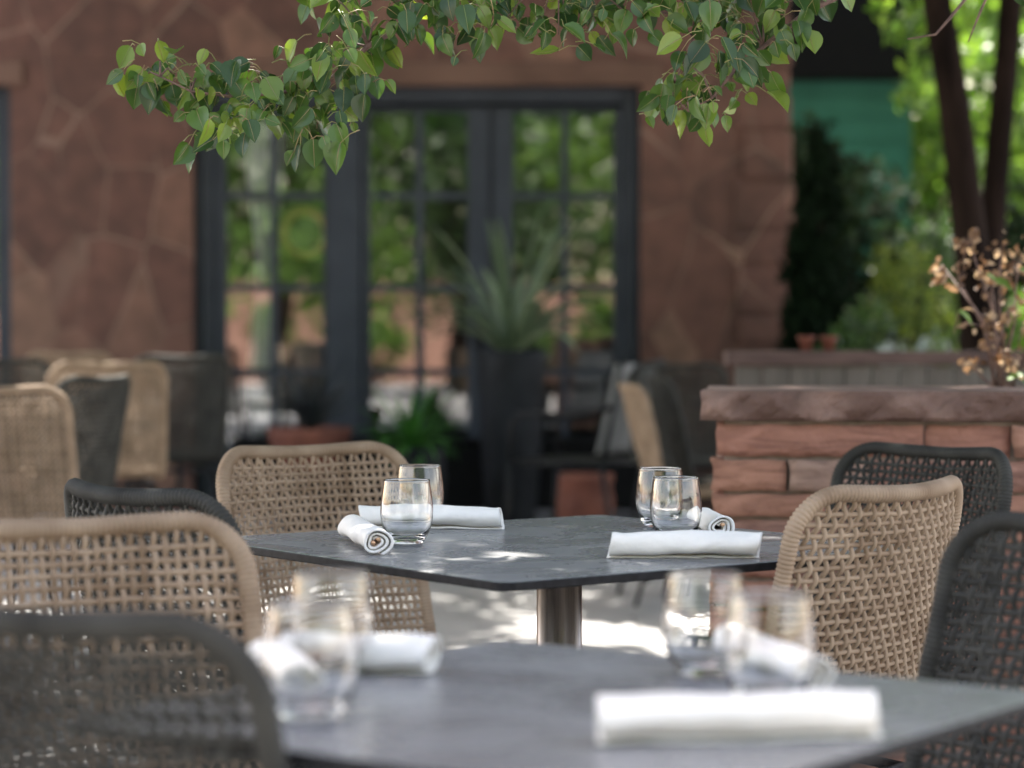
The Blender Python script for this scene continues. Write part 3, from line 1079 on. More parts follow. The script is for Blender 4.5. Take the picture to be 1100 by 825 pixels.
# things seen inside through the left window
t = empty('round_mirror', (X14(326) - 0.02, BY + 0.34, Z14(248)), 0, 'round gilt framed mirror seen through the left window', 'mirror')
m = MB()
a = np.linspace(0, 2 * math.pi, 48, endpoint=False)
m.tube([(0.13 * math.cos(x), 0, 0.13 * math.sin(x)) for x in a], 0.026, 10, closed=True)
m.build('frame', M['gold'], t)
m = MB()
m.add([(0.115 * math.cos(x), 0.0, 0.115 * math.sin(x)) for x in a] + [(0.115 * math.cos(x), 0.012, 0.115 * math.sin(x)) for x in a],
      [tuple(range(48))] + [tuple(range(48, 96))[::-1]] + [(i, i + 48, (i + 1) % 48 + 48, (i + 1) % 48) for i in range(48)])
m.build('mirror_glass', M['mirror'], t, smooth=False)
# the wall the mirror hangs on
m = MB()
m.box(X14(300), X14(372), BY + 0.42, BY + 0.47, 0.02, 2.88)
tag(m.build('partition_wall', M['interior'], None, smooth=False), 'dim partition wall inside, carrying the round mirror', 'wall')
m = MB()
nx = 60
V, F = [], []
for i in range(nx + 1):
    u = i / nx
    for k in range(13):
        z = 0.4 + 2.0 * k / 12
        w = 0.075 + 0.03 * math.sin(k * 0.8)
        V.append((-w + 2 * w * u, 0.025 * math.sin(u * 26 + 0.4 * math.sin(k)), z))
for i in range(nx):
    for k in range(12):
        F.append((i * 13 + k, (i + 1) * 13 + k, (i + 1) * 13 + k + 1, i * 13 + k + 1))
m.add(V, F)
o = m.build('curtain', M['curtain'], None, loc=(X14(281), BY + 0.22, 0))
sm = o.modifiers.new('thick', 'SOLIDIFY'); sm.thickness = 0.004
tag(o, 'narrow white curtain gathered behind the left window', 'curtain')

# ------------------------------------------------------------ foliage helpers
def leaf_cloud(m, centres, radii, n, size, up_bias=0.0, seed=0, aspect=0.6, fold=0.25):
    """n leaves spread over ellipsoidal clumps; each leaf is a folded rhombus"""
    rng = np.random.default_rng(seed)
    centres = np.asarray(centres, float); radii = np.asarray(radii, float)
    if radii.ndim == 1: radii = np.repeat(radii[:, None], 3, 1)
    vol = radii.prod(1) ** (2 / 3)
    pick = rng.choice(len(centres), n, p=vol / vol.sum())
    d = rng.normal(size=(n, 3)); d /= np.linalg.norm(d, axis=1)[:, None]
    r = rng.uniform(0, 1, n) ** 0.45
    P = centres[pick] + d * radii[pick] * r[:, None]
    A = rng.normal(size=(n, 3)); A[:, 2] -= up_bias
    A /= np.linalg.norm(A, axis=1)[:, None]
    Bv = rng.normal(size=(n, 3)); Bv -= A * (A * Bv).sum(1)[:, None]; Bv /= np.linalg.norm(Bv, axis=1)[:, None]
    Nn = np.cross(A, Bv)
    s = size * rng.uniform(0.6, 1.3, n)[:, None]
    V = np.stack([P - A * s * 0.5, P + Bv * s * aspect * 0.5 + Nn * s * fold * 0.4, P + A * s * 0.5, P - Bv * s * aspect * 0.5 + Nn * s * fold * 0.4], 1).reshape(-1, 3)
    idx = np.arange(n) * 4
    F = [(int(i), int(i) + 1, int(i) + 2) for i in idx] + [(int(i), int(i) + 2, int(i) + 3) for i in idx]
    m.add(V, F)
    return m

def clumps(rng, cx, cy, cz, rx, ry, rz, n, rmin, rmax):
    c, r = [], []
    for _ in range(n):
        d = rng.normal(size=3); d /= np.linalg.norm(d)
        k = rng.uniform(0.25, 1) ** 0.6
        c.append((cx + d[0] * rx * k, cy + d[1] * ry * k, cz + d[2] * rz * k))
        r.append(rng.uniform(rmin, rmax))
    return c, r

M['deep_leaf'] = leaf_mat('deep_shade_leaf', [(0.008, 0.018, 0.007), (0.018, 0.038, 0.012), (0.04, 0.07, 0.02)], 0.15, 0.6, None, 0.2)  # leaf tones darkened: the garden's shade is put into the colour
def tree(x, y, h, cr, trunk_r, label, mat, n=6000, leaf=0.11, seed=0, base=0.35, name='leafy_tree', group=None, nclump=26, cl=(0.28, 0.5)):
    rng = np.random.default_rng(seed)
    root = empty(name, (x, y, 0), 0, label, 'tree', group)
    m = MB()
    zt = h * 0.62
    pts = [(0, 0, 0)]
    for k in range(1, 6):
        pts.append((rng.normal(0, 0.05 * k), rng.normal(0, 0.05 * k), zt * k / 5))
    m.tube(pts, np.linspace(trunk_r * 1.25, trunk_r * 0.5, 6), 10)
    for k in range(7):
        z0 = zt * rng.uniform(0.45, 0.95)
        a = rng.uniform(0, 6.28)
        e = (math.cos(a) * cr * 0.7, math.sin(a) * cr * 0.7, z0 + cr * rng.uniform(0.3, 0.8))
        m.tube([(pts[3][0], pts[3][1], z0), (e[0] * .45, e[1] * .45, z0 + (e[2] - z0) * .6), e], [trunk_r * .42, trunk_r * .28, trunk_r * .1], 7)
    m.build('trunk', M['bark'], root)
    m = MB()
    c, r = clumps(rng, 0, 0, h * (base + 1) / 2, cr * 0.8, cr * 0.8, h * (1 - base) / 2 * 0.85, nclump, cr * cl[0], cr * cl[1])
    leaf_cloud(m, c, r, n, leaf, 0.3, seed + 1)
    m.build('crown', M[mat], root)
    return root

def shrub(x, y, w, h, label, mat, n=1500, leaf=0.06, seed=0, name='shrub', z0=0.0, group=None, aspect=0.5):
    rng = np.random.default_rng(seed)
    root = empty(name, (x, y, z0), 0, label, 'shrub', group)
    m = MB()
    for k in range(9):
        a = rng.uniform(0, 6.28)
        e = (math.cos(a) * w * .35, math.sin(a) * w * .35, h * rng.uniform(.6, .9))
        m.tube([(0, 0, 0), (e[0] * .4, e[1] * .4, e[2] * .55), e], [0.014, 0.009, 0.004], 5)
    m.build('stems', M['bark'], root)
    m = MB()
    c, r = clumps(rng, 0, 0, h * .55, w * .36, w * .36, h * .36, 12, w * .15, w * .26)
    leaf_cloud(m, c, r, n, leaf, 0.2, seed + 1, aspect)
    m.build('foliage', M[mat], root)
    return root

# ------------------------------------------------------------ right hand garden
# dark conifer next to the building corner
p = at(880, 380, 13.2)
t = empty('conifer', (p.x, 13.2, 0), 0, 'narrow near-black conifer beside the building corner', 'tree')
m = MB(); m.tube([(0, 0, 0), (0, 0, 1.2), (0, 0, 2.0)], [0.05, 0.035, 0.01], 8); m.build('trunk', M['bark'], t)
m = MB(); rng = np.random.default_rng(2)
c, r = [], []
for k in range(60):
    q = rng.uniform(0, 1)
    z = 0.12 + 2.0 * q
    rr = 0.28 * (1 - q) ** 0.7 + 0.02
    a = rng.uniform(0, 6.28)
    c.append((rr * .6 * math.cos(a), rr * .6 * math.sin(a), z)); r.append((rr * .6 + .03, rr * .6 + .03, 0.14))
leaf_cloud(m, c, r, 14000, 0.07, -0.6, 3, 0.35)
m.build('crown', M['dark_leaf'], t)

# teal outbuilding with a deep black eave
def shed():
    y = 20.0
    x0, x1 = (800 - 550) / FPX * y, (978 - 550) / FPX * y
    zt = at(550, 88, y).z
    root = empty('outbuilding', (x0, y, 0), 0, 'teal sided outbuilding under a deep black roof beyond the conifer', 'building')
    w = x1 - x0
    m = MB(); m.box(0, w, 0, 3, 0, zt)
    m.build('siding', M['teal'], root, smooth=False)
    m = MB()
    for z in np.arange(0.2, zt, 0.2):
        m.box(0.002, w - 0.002, -0.024, -0.002, z, z + 0.178)
    m.build('boards', M['teal'], root, smooth=False)
    m = MB(); m.box(-0.4, w + 0.1, -0.5, 3.5, zt + 0.002, zt + 1.7)
    m.build('roof', M['black_roof'], root, smooth=False)
shed()

# two dark trunks of one tree with its crown out of view above
def garden_tree():
    y = 9.4
    root = empty('garden_tree', (at(1050, 400, y).x, y, 0), 0, 'tree with two dark leaning trunks at the upper right', 'tree')
    ox = root.location.x
    def P(px, py, dy=0): 
        v = at(px, py, y + dy); return (v.x - ox, dy, v.z)
    m = MB(); m.tube([(0.0, 0, 0), P(1054, 420), P(1050, 330), P(1040, 240), P(1026, 120), P(1008, 10), P(985, -160), P(960, -400)],
                     [0.095, 0.085, 0.075, 0.066, 0.062, 0.058, 0.05, 0.03], 12); m.build('trunk', M['bark'], root)
    m = MB(); m.tube([(0.05, 0.05, 0), P(1066, 400, .1), P(1062, 300, .12), P(1070, 190, .14), P(1080, 80, .15), P(1086, 0, .16), P(1110, -200, .2), P(1150, -420, .2)],
                     [0.075, 0.065, 0.056, 0.050, 0.048, 0.046, 0.04, 0.02], 12); m.build('trunk', M['bark'], root)
    m = MB(); rng = np.random.default_rng(21)
    c, r = clumps(rng, 0.2, 0.3, 3.7, 1.5, 1.4, 0.75, 26, 0.3, 0.55)
    leaf_cloud(m, c, r, 5000, 0.10, 0.3, 22)
    c = [at(px, py, y + 1.2 + 0.9 * k) - Vector((ox, y, 0)) for k, (px, py) in enumerate([(975, 15), (1000, 60), (1065, 60), (1095, 130), (1060, 10), (985, 100)])]
    leaf_cloud(m, [tuple(q) for q in c], [0.16] * 6, 420, 0.08, 0.3, 23)
    c, r = [], []
    for k in range(48):  # unseen clumps added high above to shade the shrubs
        c.append((rng.uniform(1.3, 7.0) - ox, rng.uniform(11.0, 20.5) - y, rng.uniform(3.95, 4.9))); r.append((0.55, 0.55, 0.3))
    leaf_cloud(m, c, r, 7000, 0.16, 0.0, 24, 0.7, 0.15)
    m.build('crown', M['bright_leaf'], root)
garden_tree()

GB = 'leafy trees behind the garden'
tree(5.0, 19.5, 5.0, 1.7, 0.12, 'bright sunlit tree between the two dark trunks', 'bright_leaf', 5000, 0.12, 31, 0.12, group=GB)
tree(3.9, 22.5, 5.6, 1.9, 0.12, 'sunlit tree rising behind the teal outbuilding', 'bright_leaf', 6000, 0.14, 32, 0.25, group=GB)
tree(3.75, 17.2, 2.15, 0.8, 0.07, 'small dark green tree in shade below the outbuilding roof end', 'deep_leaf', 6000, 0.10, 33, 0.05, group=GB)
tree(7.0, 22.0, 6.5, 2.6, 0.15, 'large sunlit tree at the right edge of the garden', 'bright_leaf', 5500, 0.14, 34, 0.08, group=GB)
for k, (x, y, h, cr) in enumerate([(2.5, 31, 8, 3.2), (6.5, 30, 8.5, 3.6), (11, 29, 8, 3.6), (15, 31, 8, 3.6)]):
    tree(x, y, h, cr, 0.2, ['tall tree far behind the outbuilding', 'tall tree far behind the two dark trunks', 'tall tree far behind the right garden edge', 'tall tree farthest right of the far row'][k], 'mid_leaf', 9000, 0.26, 40 + k, 0.02, group='tall trees in the far row', cl=(0.35, 0.55))

GS = 'shrubs in the garden bed'
shrub(at(962, 300, 14.5).x, 14.5, 1.0, 1.75, 'yellow-green shrub lit by the sun right of the conifer', 'lime_leaf', 2600, 0.07, 51, group=GS, aspect=0.3)
shrub(at(1010, 300, 16.0).x, 16.0, 1.1, 1.9, 'mid green shrub between the yellow one and the trunks', 'mid_leaf', 2600, 0.07, 52, group=GS)
shrub(at(965, 360, 11.6).x, 11.6, 0.62, 1.12, 'silver-leaved shrub with pale specks above the far fence', 'silver_leaf', 1100, 0.05, 53, group=GS)
shrub(at(920, 330, 12.6).x, 12.6, 0.6, 1.25, 'dark green shrub right in front of the conifer', 'mid_leaf', 1300, 0.06, 54, group=GS)
shrub(at(1075, 350, 12.0).x, 12.0, 0.9, 1.45, 'bright green shrub behind the dried plant', 'bright_leaf', 1600, 0.07, 55, group=GS)
shrub(at(1010, 350, 12.6).x, 12.6, 0.7, 1.2, 'pale variegated shrub left of the leaning trunk', 'silver_leaf', 700, 0.055, 56, group=GS)
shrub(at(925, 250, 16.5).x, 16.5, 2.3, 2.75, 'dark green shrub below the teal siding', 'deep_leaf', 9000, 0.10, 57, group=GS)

# low fence beyond the planter
def low_fence():
    y = 8.1
    x0 = at(790, 400, y).x
    root = empty('low_fence', (x0, y, 0), 0, 'low pale grey board fence with brown top rail beyond the planter wall', 'fence')
    m = MB()
    x = 0
    rng = random.Random(3)
    while x < 3.2:
        m.box(x, x + 0.087, 0 + rng.uniform(-.002, .002), 0.022, 0.03, 0.945)
        x += 0.092
    m.build('boards', M['grey_boards'], root, smooth=False)
    m = MB(); m.box(-0.03, 3.25, -0.03, 0.13, 0.948, 0.995)
    bevel(m.build('top_rail', M['wood_rail'], root, smooth=False), 0.005)
    for k in range(4):
        m = MB(); m.box(0.1 + k * 0.95, 0.17 + k * 0.95, 0.03, 0.10, 0, 0.946)
        m.build('post', M['wood_rail'], root, smooth=False)
low_fence()

# pots
def pot(name, x, y, prof, mat, label, cat='pot', group=None, z0=0.0, soil=None):
    root = empty(name, (x, y, z0), 0, label, cat, group)
    m = MB(); m.lathe(prof, sides=40); m.build('body', M[mat], root)
    r, z = soil
    m = MB(); m.lathe([(r, z - 0.01), (r, z), (0.001, z + 0.006)], sides=32); m.build('soil', M['soil'], root)
    return root
small = [(0.018, 0), (0.026, 0.038), (0.030, 0.039), (0.030, 0.050), (0.026, 0.050), (0.023, 0.038)]
for k, px in enumerate((866, 890)):
    pot('flower_pot', at(px, 378, 8.15).x, 8.15, small, 'terracotta',
        ['small terracotta pot on the fence rail, left of the pair', 'small terracotta pot on the fence rail, right of the pair'][k], 'pot', 'small pots on the fence rail', 0.9955, (0.0235, 0.040))

def blades(m, n, L, w, spread, seed, z0=0.0, curve=0.5):
    rng = np.random.default_rng(seed)
    for k in range(n):
        a = k * 2.39996 + rng.uniform(-.3, .3)
        lean = spread * math.sqrt((k + 0.5) / n) * rng.uniform(.8, 1.15)
        l = L * rng.uniform(.72, 1.05) * (1 - 0.2 * lean)
        V, F = [], []
        seg = 9
        px, pz, ang = 0.015, z0, lean * 0.55
        tw = rng.uniform(-.3, .3)
        for i in range(seg + 1):
            t = i / seg
            ww = w * (0.55 + 0.9 * t) * (1 - t) ** 0.55 if t < 1 else 0
            ww = max(ww, 0.0008)
            ca, sa = math.cos(a), math.sin(a)
            cx, cy = px * ca, px * sa
            nx, ny = -sa, ca
            dn = ww * 0.35
            V += [(cx + nx * ww, cy + ny * ww, pz + dn * .6), (cx + ca * dn * .5, cy + sa * dn * .5, pz - dn * .4), (cx - nx * ww, cy - ny * ww, pz + dn * .6),
                  (cx - ca * (0.004 + dn * .2), cy - sa * (0.004 + dn * .2), pz + dn * .3 + .002)]
            ang += curve * lean * 0.12 * (1 + t)
            px += math.sin(ang) * l / seg; pz += math.cos(ang) * l / seg
        for i in range(seg):
            for q in range(4):
                F.append((i * 4 + q, i * 4 + (q + 1) % 4, (i + 1) * 4 + (q + 1) % 4, (i + 1) * 4 + q))
        m.add(V, F)
    return m

def plant(name, x, y, z, label, mat, cat='plant', **kw):
    m = MB(); blades(m, **kw)
    o = m.build(name, M[mat], None, loc=(x, y, z))
    return tag(o, label, cat)

pyt = 13.15
xp = at(549, 450, pyt).x
pot('tall_planter', xp, pyt, [(0.12, 0), (0.135, 0.05), (0.17, 0.5), (0.19, 0.9), (0.195, 0.95), (0.175, 0.95), (0.165, 0.85)], 'dark_pot',
    'tall charcoal planter in front of the glazed doors', 'planter', None, 0, (0.168, 0.90))
plant('agave_plant', xp, pyt, 0.89, 'tall grey-green spiky agave in the tall charcoal planter', 'agave', n=34, L=1.0, w=0.040, spread=1.25, seed=5, curve=0.8)

yl = 12.6
xq = at(333, 450, yl).x
pot('terracotta_bowl', xq, yl, [(0.10, 0), (0.13, 0.02), (0.20, 0.16), (0.22, 0.22), (0.22, 0.25), (0.20, 0.25), (0.19, 0.20)], 'terracotta',
    'wide terracotta bowl under the dark spiky plant', 'pot', None, 0.30, (0.192, 0.225))
m = MB(); m.lathe([(0.13, 0), (0.15, 0.02), (0.15, 0.28), (0.17, 0.299)], sides=24)
o = m.build('plant_stand', M['dark_pot'], None, loc=(xq, yl, 0)); tag(o, 'dark round stand under the terracotta bowl', 'stand')
plant('spiky_plant', xq, yl, 0.53, 'near-black spiky plant in the terracotta bowl', 'dark_agave', n=54, L=0.50, w=0.016, spread=1.45, seed=6, curve=0.35)

xf = at(441, 450, yl).x
pot('round_pot', xf, yl, [(0.11, 0), (0.16, 0.10), (0.185, 0.28), (0.175, 0.42), (0.18, 0.45), (0.16, 0.45), (0.155, 0.40)], 'dark_pot',
    'dark round pot holding the bright green fern', 'pot', None, 0, (0.158, 0.42))
plant('fern', xf, yl, 0.41, 'bright green fern in the dark round pot', 'fern_leaf', n=66, L=0.46, w=0.022, spread=1.5, seed=7, curve=0.9)

xt = at(628, 500, 12.4).x
pot('terracotta_pot', xt, 12.4, [(0.08, 0), (0.11, 0.02), (0.150, 0.12), (0.155, 0.19), (0.135, 0.27), (0.15, 0.285), (0.15, 0.32), (0.13, 0.32), (0.12, 0.27)], 'terracotta',
    'round terracotta pot on the ground under the metal armchair', 'pot', None, 0, (0.124, 0.29))

m = MB(); bx0, bx1 = at(252, 480, 13.45).x, at(742, 480, 13.45).x  # added black block, stands in for the deep dark along the door foot
m.box(bx0, bx1, 0, 0.30, 0.06, 0.42); m.box(bx0 + .1, bx0 + .2, .02, .28, 0, 0.059); m.box(bx1 - .2, bx1 - .1, .02, .28, 0, 0.059)
m.box(bx0 - 0.02, bx1 + 0.02, -0.02, 0.32, 0.422, 0.45)
o = bevel(m.build('dark_filler_block', M['black_roof'], None, loc=(0, 13.45, 0), smooth=False), 0.006)
tag(o, 'long low black block added to darken the foot of the glazed doors', 'filler block')

# dark framed armchair with pale sling near the doors
def armchair():
    y = 11.6
    root = empty('metal_armchair', (at(622, 450, y).x, y, 0), rad(62), 'dark framed armchair with pale sling seat, right of the tall planter', 'chair')
    w = 0.25
    m = MB()
    n = 10
    V, F = [], []
    for i in range(n + 1):
        t = i / n
        for k in range(7):
            u = -1 + 2 * k / 6
            V.append((u * (w - 0.02), -0.24 - 0.10 * t + 0.03 * u * u, 0.48 + 0.42 * t))
    for i in range(n):
        for k in range(6):
            F.append((i * 7 + k, i * 7 + k + 1, (i + 1) * 7 + k + 1, (i + 1) * 7 + k))
    m.add(V, F)
    o = m.build('backrest', M['sling'], root); s = o.modifiers.new('t', 'SOLIDIFY'); s.thickness = 0.008
    m = MB(); m.box(-w + .02, w - .02, -0.23, 0.22, 0.43, 0.445)
    bevel(m.build('seat', M['black_metal'], root), 0.006)
    m = MB()
    m.tube([(-w + .02, -0.24, 0.45), (-w + .02, -0.34, 0.91), (w - .02, -0.34, 0.91), (w - .02, -0.24, 0.45)], 0.013, 8)
    m.tube([(-w + .01, -0.24, 0.43), (-w + .01, 0.23, 0.43), (w - .01, 0.23, 0.43), (w - .01, -0.24, 0.43), (-w + .01, -0.24, 0.43)], 0.012, 8)
    m.build('frame', M['black_metal'], root)
    for s_ in (-1, 1):
        m = MB(); m.tube([(s_ * w, -0.30, 0.70), (s_ * w, -0.1, 0.66), (s_ * w, 0.2, 0.66), (s_ * w, 0.235, 0.60), (s_ * w, 0.24, 0.44)], 0.014, 8)
        m.build('armrest', M['black_metal'], root)
        for (a, b_) in ((-0.24, -0.31), (0.24, 0.27)):
            m = MB(); m.tube([(s_ * w, a, 0.44), (s_ * w, b_, 0)], [0.014, 0.011], 8)
            m.build('leg', M['black_metal'], root)
armchair()

# ------------------------------------------------------------ dried flowering shrub in the stone planter
def leaf_blade(L, W, curl, fold, tip=0.18, nseg=7):
    """ovate leaf along +Y with pointed tip, midrib fold and curl: verts, faces"""
    V, F = [], []
    for i in range(nseg + 1):
        t = i / nseg
        prof = math.sin(math.pi * min(1, (t * 0.98 + 0.02)) ** 0.72) ** 0.75 if t < 1 else 0
        if t > 0.78: prof *= max(0.0, 1 - ((t - 0.78) / 0.22) * 0.55)
        w = W / 2 * prof
        y = L * t
        z = -curl * L * t * t
        V += [(-w, y, z + fold * w + 0.0006 * math.sin(i * 2.1)), (-w * .5, y, z + fold * w * .38), (0, y, z), (w * .5, y, z + fold * w * .38), (w, y, z + fold * w + 0.0006 * math.cos(i * 1.9))]
    for i in range(nseg):
        for k in range(4):
            F.append((i * 5 + k, i * 5 + k + 1, i * 5 + k + 6, i * 5 + k + 5))
    return np.array(V), F

def put_leaf(m, base, direction, normal_hint, L, W, curl, fold):
    V, F = leaf_blade(L, W, curl, fold)
    d = Vector(direction).normalized()
    nh = Vector(normal_hint)
    x = d.cross(nh)
    if x.length < 1e-3: x = d.cross(Vector((1, 0.3, 0)))
    x.normalize(); z = x.cross(d).normalized()
    R = np.array([x, d, z])
    m.add(V @ R + np.array(base), F)
    return R

def midrib(m, R, base, L, curl):
    t = np.linspace(0, 0.93, 5)
    P = np.stack([0 * t, L * t, -curl * L * t * t + 0.0004], -1) @ R + np.array(base)
    m.tube(P, [0.00075, 0.0006, 0.0005, 0.0004, 0.0003], 4)

def dried_shrub():
    y = 5.46
    root = empty('dried_hydrangea', (at(1075, 410, y).x, y, 0.90), 0, 'dried brown flowering shrub growing behind the cap stone at right', 'shrub')
    ox, oz = root.location.x, 0.90
    rng = random.Random(9)
    st, dl, gl = MB(), MB(), MB()
    targets = [(1040, 258, 26), (1065, 300, 24), (1085, 330, 26), (1012, 285, 12), (1092, 285, 22), (1055, 350, 18), (1085, 385, 26), (1045, 395, 12), (1110, 360, 26), (1125, 300, 26), (1030, 300, 14), (1075, 270, 12)]
    for (px, py, n) in targets:
        yy = y + rng.uniform(-0.12, 0.14)
        e = at(px, py, yy) - Vector((ox, y, oz))
        b = Vector((rng.uniform(-.03, .06), rng.uniform(-.05, .05), 0))
        mid = b.lerp(e, .55) + Vector((rng.uniform(-.02, .02), 0, 0.02))
        st.tube([b, mid, e], [0.004, 0.003, 0.0016], 6)
        for k in range(n):
            c = e + Vector((rng.gauss(0, .020), rng.gauss(0, .022), rng.gauss(0, .022)))
            d = Vector((rng.gauss(0, 1), rng.gauss(0, 1), rng.gauss(-0.1, 1)))
            L = rng.uniform(0.011, 0.028)
            put_leaf(dl, c, d, (rng.gauss(0, 1), rng.gauss(-1, 1), rng.gauss(0, 1)), L, L * rng.uniform(.45, .85), rng.uniform(-.2, .6), rng.uniform(.2, .9))
            if k % 3 == 0: st.tube([e, c], [0.0012, 0.0008], 4)
    for (px, py) in ((1068, 300), (1060, 296), (1095, 290), (1090, 402), (1082, 408), (1030, 335), (1100, 345)):
        c = at(px, py, y - rng.uniform(0, .1)) - Vector((ox, y, oz))
        put_leaf(gl, c, (rng.uniform(.4, 1), rng.uniform(-.3, .3), rng.uniform(-.5, .3)), (0, -.5, 1), 0.05, 0.032, .3, .3)
        st.tube([c, c + Vector((-.01, 0.01, -0.05))], [0.001, 0.0015], 4)
    st.build('stems', M['twig'], root)
    dl.build('dry_flowers', M['dry_leaf'], root)
    gl.build('green_leaves', M['bright_leaf'], root)
dried_shrub()
# soil bed of the planter is closed by the cap; a few low plants show beyond its back edge

# ------------------------------------------------------------ shade tree with the leafy branch hanging into view
def shade_tree():
    tx, ty = 2.6, 4.6
    root = empty('shade_tree', (tx, ty, 0), 0, 'pear tree whose sharp leafy branches hang across the top of the view', 'tree')
    O = Vector((tx, ty, 0))
    m = MB()
    m.tube([(0, 0, 0), (0.03, 0.02, 1.0), (-0.05, 0.05, 2.0), (-0.1, 0.1, 3.0), (-0.3, 0.1, 4.3)], [0.14, 0.115, 0.10, 0.08, 0.03], 14)
    m.build('trunk', M['bark'], root)
    rng = random.Random(17)
    wood, pet, lv = MB(), MB(), MB()
    D = 4.0
    def A(px, py, dy=0.0): return at(px, py, D + dy) - O
    limb = [(-0.05, 0.05, 2.2)] + [tuple(Vector(q)) for q in (A(1400, -230, .2), A(1080, -120, .1), A(820, -62, 0.02), A(600, -30, 0), A(470, 5, 0), A(395, 50, 0), A(352, 88, 0), A(300, 100, -.02), A(250, 104, -.02), A(205, 98, -.02), A(172, 82, -.02))]
    wood.tube(limb, [0.035, 0.026, 0.018, 0.012, 0.008, 0.0055, 0.0045, 0.0036, 0.003, 0.0025, 0.002, 0.0014], 8)
    br2 = [A(1000, -100, .05), A(930, -20, 0), A(868, 12, 0), A(820, 50, 0), A(790, 75, 0), A(765, 105, 0), A(740, 120, 0)]
    wood.tube(br2, [0.012, 0.008, 0.005, 0.004, 0.003, 0.0022, 0.0014], 8)
    br3 = [A(820, -62, .02), A(760, -10, .05), A(745, 40, .05), A(725, 90, .05), A(716, 125, .04)]
    wood.tube(br3, [0.008, 0.004, 0.0028, 0.002, 0.0012], 7)
    tw = [A(1110, -90, .3), A(1068, -20, .3), A(1054, 10, .3), A(1040, 45, .3)]
    wood.tube(tw, [0.005, 0.003, 0.0022, 0.0012], 6)
    tw2 = [A(1068, -40, .3), A(1020, 20, .3), A(1005, 37, .3), A(975, 42, .3)]
    wood.tube(tw2, [0.004, 0.0026, 0.002, 0.0012], 6)

    def spray(px, py, n, spread=20, dz=0.10, Lr=(0.029, 0.051)):
        """a short shoot with n leaves on long petioles"""
        yoff = rng.uniform(-dz, dz)
        o = A(px, py, yoff)
        for k in range(n):
            b = o + Vector((rng.gauss(0, spread) / 650, rng.gauss(0, .02), rng.gauss(0, spread * .7) / 650))
            out = Vector((rng.gauss(0, 1), rng.gauss(-0.15, .8), rng.gauss(0.15, .6))).normalized()
            pl = rng.uniform(0.018, 0.038)
            e = b + out * pl + Vector((0, 0, -0.006))
            pet.tube([b, b.lerp(e, .5) + Vector((0, 0, .004)), e], [0.0010, 0.0008, 0.0007], 5)
            L = rng.uniform(*Lr)
            if rng.random() < .3: L *= .6
            d = Vector((out.x * .55 + rng.gauss(0, .25), out.y * .5 + rng.gauss(0, .25), -0.75 + rng.gauss(0, .38)))
            nh = Vector((rng.gauss(0, .55), -1.0 + rng.gauss(0, .5), rng.gauss(.45, .5)))
            cu = rng.uniform(-.1, .5)
            Rm = put_leaf(lv, e, d, nh, L, L * rng.uniform(.62, .88), cu, rng.uniform(.08, .75))
            midrib(pet, Rm, e, L, cu)
    spots = [(172, 78, 5), (150, 100, 4), (188, 92, 4), (205, 110, 4), (215, 98, 3), (235, 112, 5), (245, 140, 4), (222, 150, 3), (262, 110, 6), (275, 88, 5), (290, 125, 7), (300, 98, 6),
             (315, 130, 6), (322, 100, 6), (342, 112, 5), (350, 88, 6), (352, 130, 4), (372, 102, 4), (340, 150, 3), (345, 62, 5), (365, 70, 6), (388, 52, 6), (380, 20, 5), (362, 10, 3),
             (405, 35, 6), (420, 15, 5), (440, 40, 5), (452, 12, 6), (475, 30, 6), (490, 8, 5), (505, 40, 4), (520, 20, 5), (545, 30, 5), (560, 8, 4), (585, 25, 5), (600, 50, 5), (606, 22, 5),
             (625, 12, 5), (640, 35, 4), (655, 12, 4), (672, 25, 4), (690, 12, 3), (702, 22, 2), (725, 12, 4), (745, 20, 6), (755, 45, 6), (775, 20, 6), (770, 70, 7), (790, 45, 6), (800, 15, 6), (820, 35, 5),
             (815, 65, 5), (842, 15, 5), (860, 28, 3), (745, 85, 6), (725, 98, 5), (755, 110, 5), (785, 100, 6), (805, 92, 5), (735, 118, 4), (716, 125, 3), (770, 120, 3)]
    for (px, py, n) in spots:
        spray(px, py - 12, n + (5 if px < 420 else 2), 15)
        # little twig joining the shoot to the nearest branch
        q = A(px, py - 12)
        best = min([Vector(v) for v in limb[2:]] + br2 + br3, key=lambda v: (v - q).length)
        mid = best.lerp(q, .5) + Vector((0, 0, 0.012))
        wood.tube([best, mid, q], [0.0022, 0.0017, 0.0012], 5)
    # a ragged lower fringe above the top edge of the view
    for k in range(46):
        spray(rng.uniform(330, 900), rng.uniform(-60, -8), 4, 16)
    for (px, py, n) in ((1020, -2, 2), (1088, -4, 2)):
        spray(px, py - 15, n, 6)
    wood.build('branch', M['twig'], root)
    pet.build('leaf_stalks', M['petiole'], root)
    lv.build('leaves', M['pear_leaf'], root)
    # high crown: shades the patio, with gaps that let sun flecks through
    m = MB()
    g2 = np.random.default_rng(77)
    c, r = [], []
    def ok(x, y):
        # openings in the crown
        for (hx, hy, hr) in HOLES:
            if (x - hx) ** 2 + (y - hy) ** 2 < hr * hr: return False
        return True
    HOLES = [(-2.7, 11.2, 0.42), (-2.1, 12.2, 0.35), (-3.3, 10.0, 0.35), (-1.45, 9.6, 0.36), (-2.8, 12.8, 0.5), (0.1, 11.0, 0.5), (-0.35, 11.2, 0.4), (0.9, 11.6, 0.45), (-0.7, 11.7, 0.3), (0.3, 12.4, 0.3)]
    tries = 0
    while len(c) < 520 and tries < 5000:
        tries += 1
        x, y, z = g2.uniform(-3.8, 3.3), g2.uniform(3.1, 13.2), g2.uniform(3.2, 4.7)
        if not ok(x, y): continue
        c.append((x - tx, y - ty, z)); s = g2.uniform(.28, .5); r.append((s, s, s * .55))
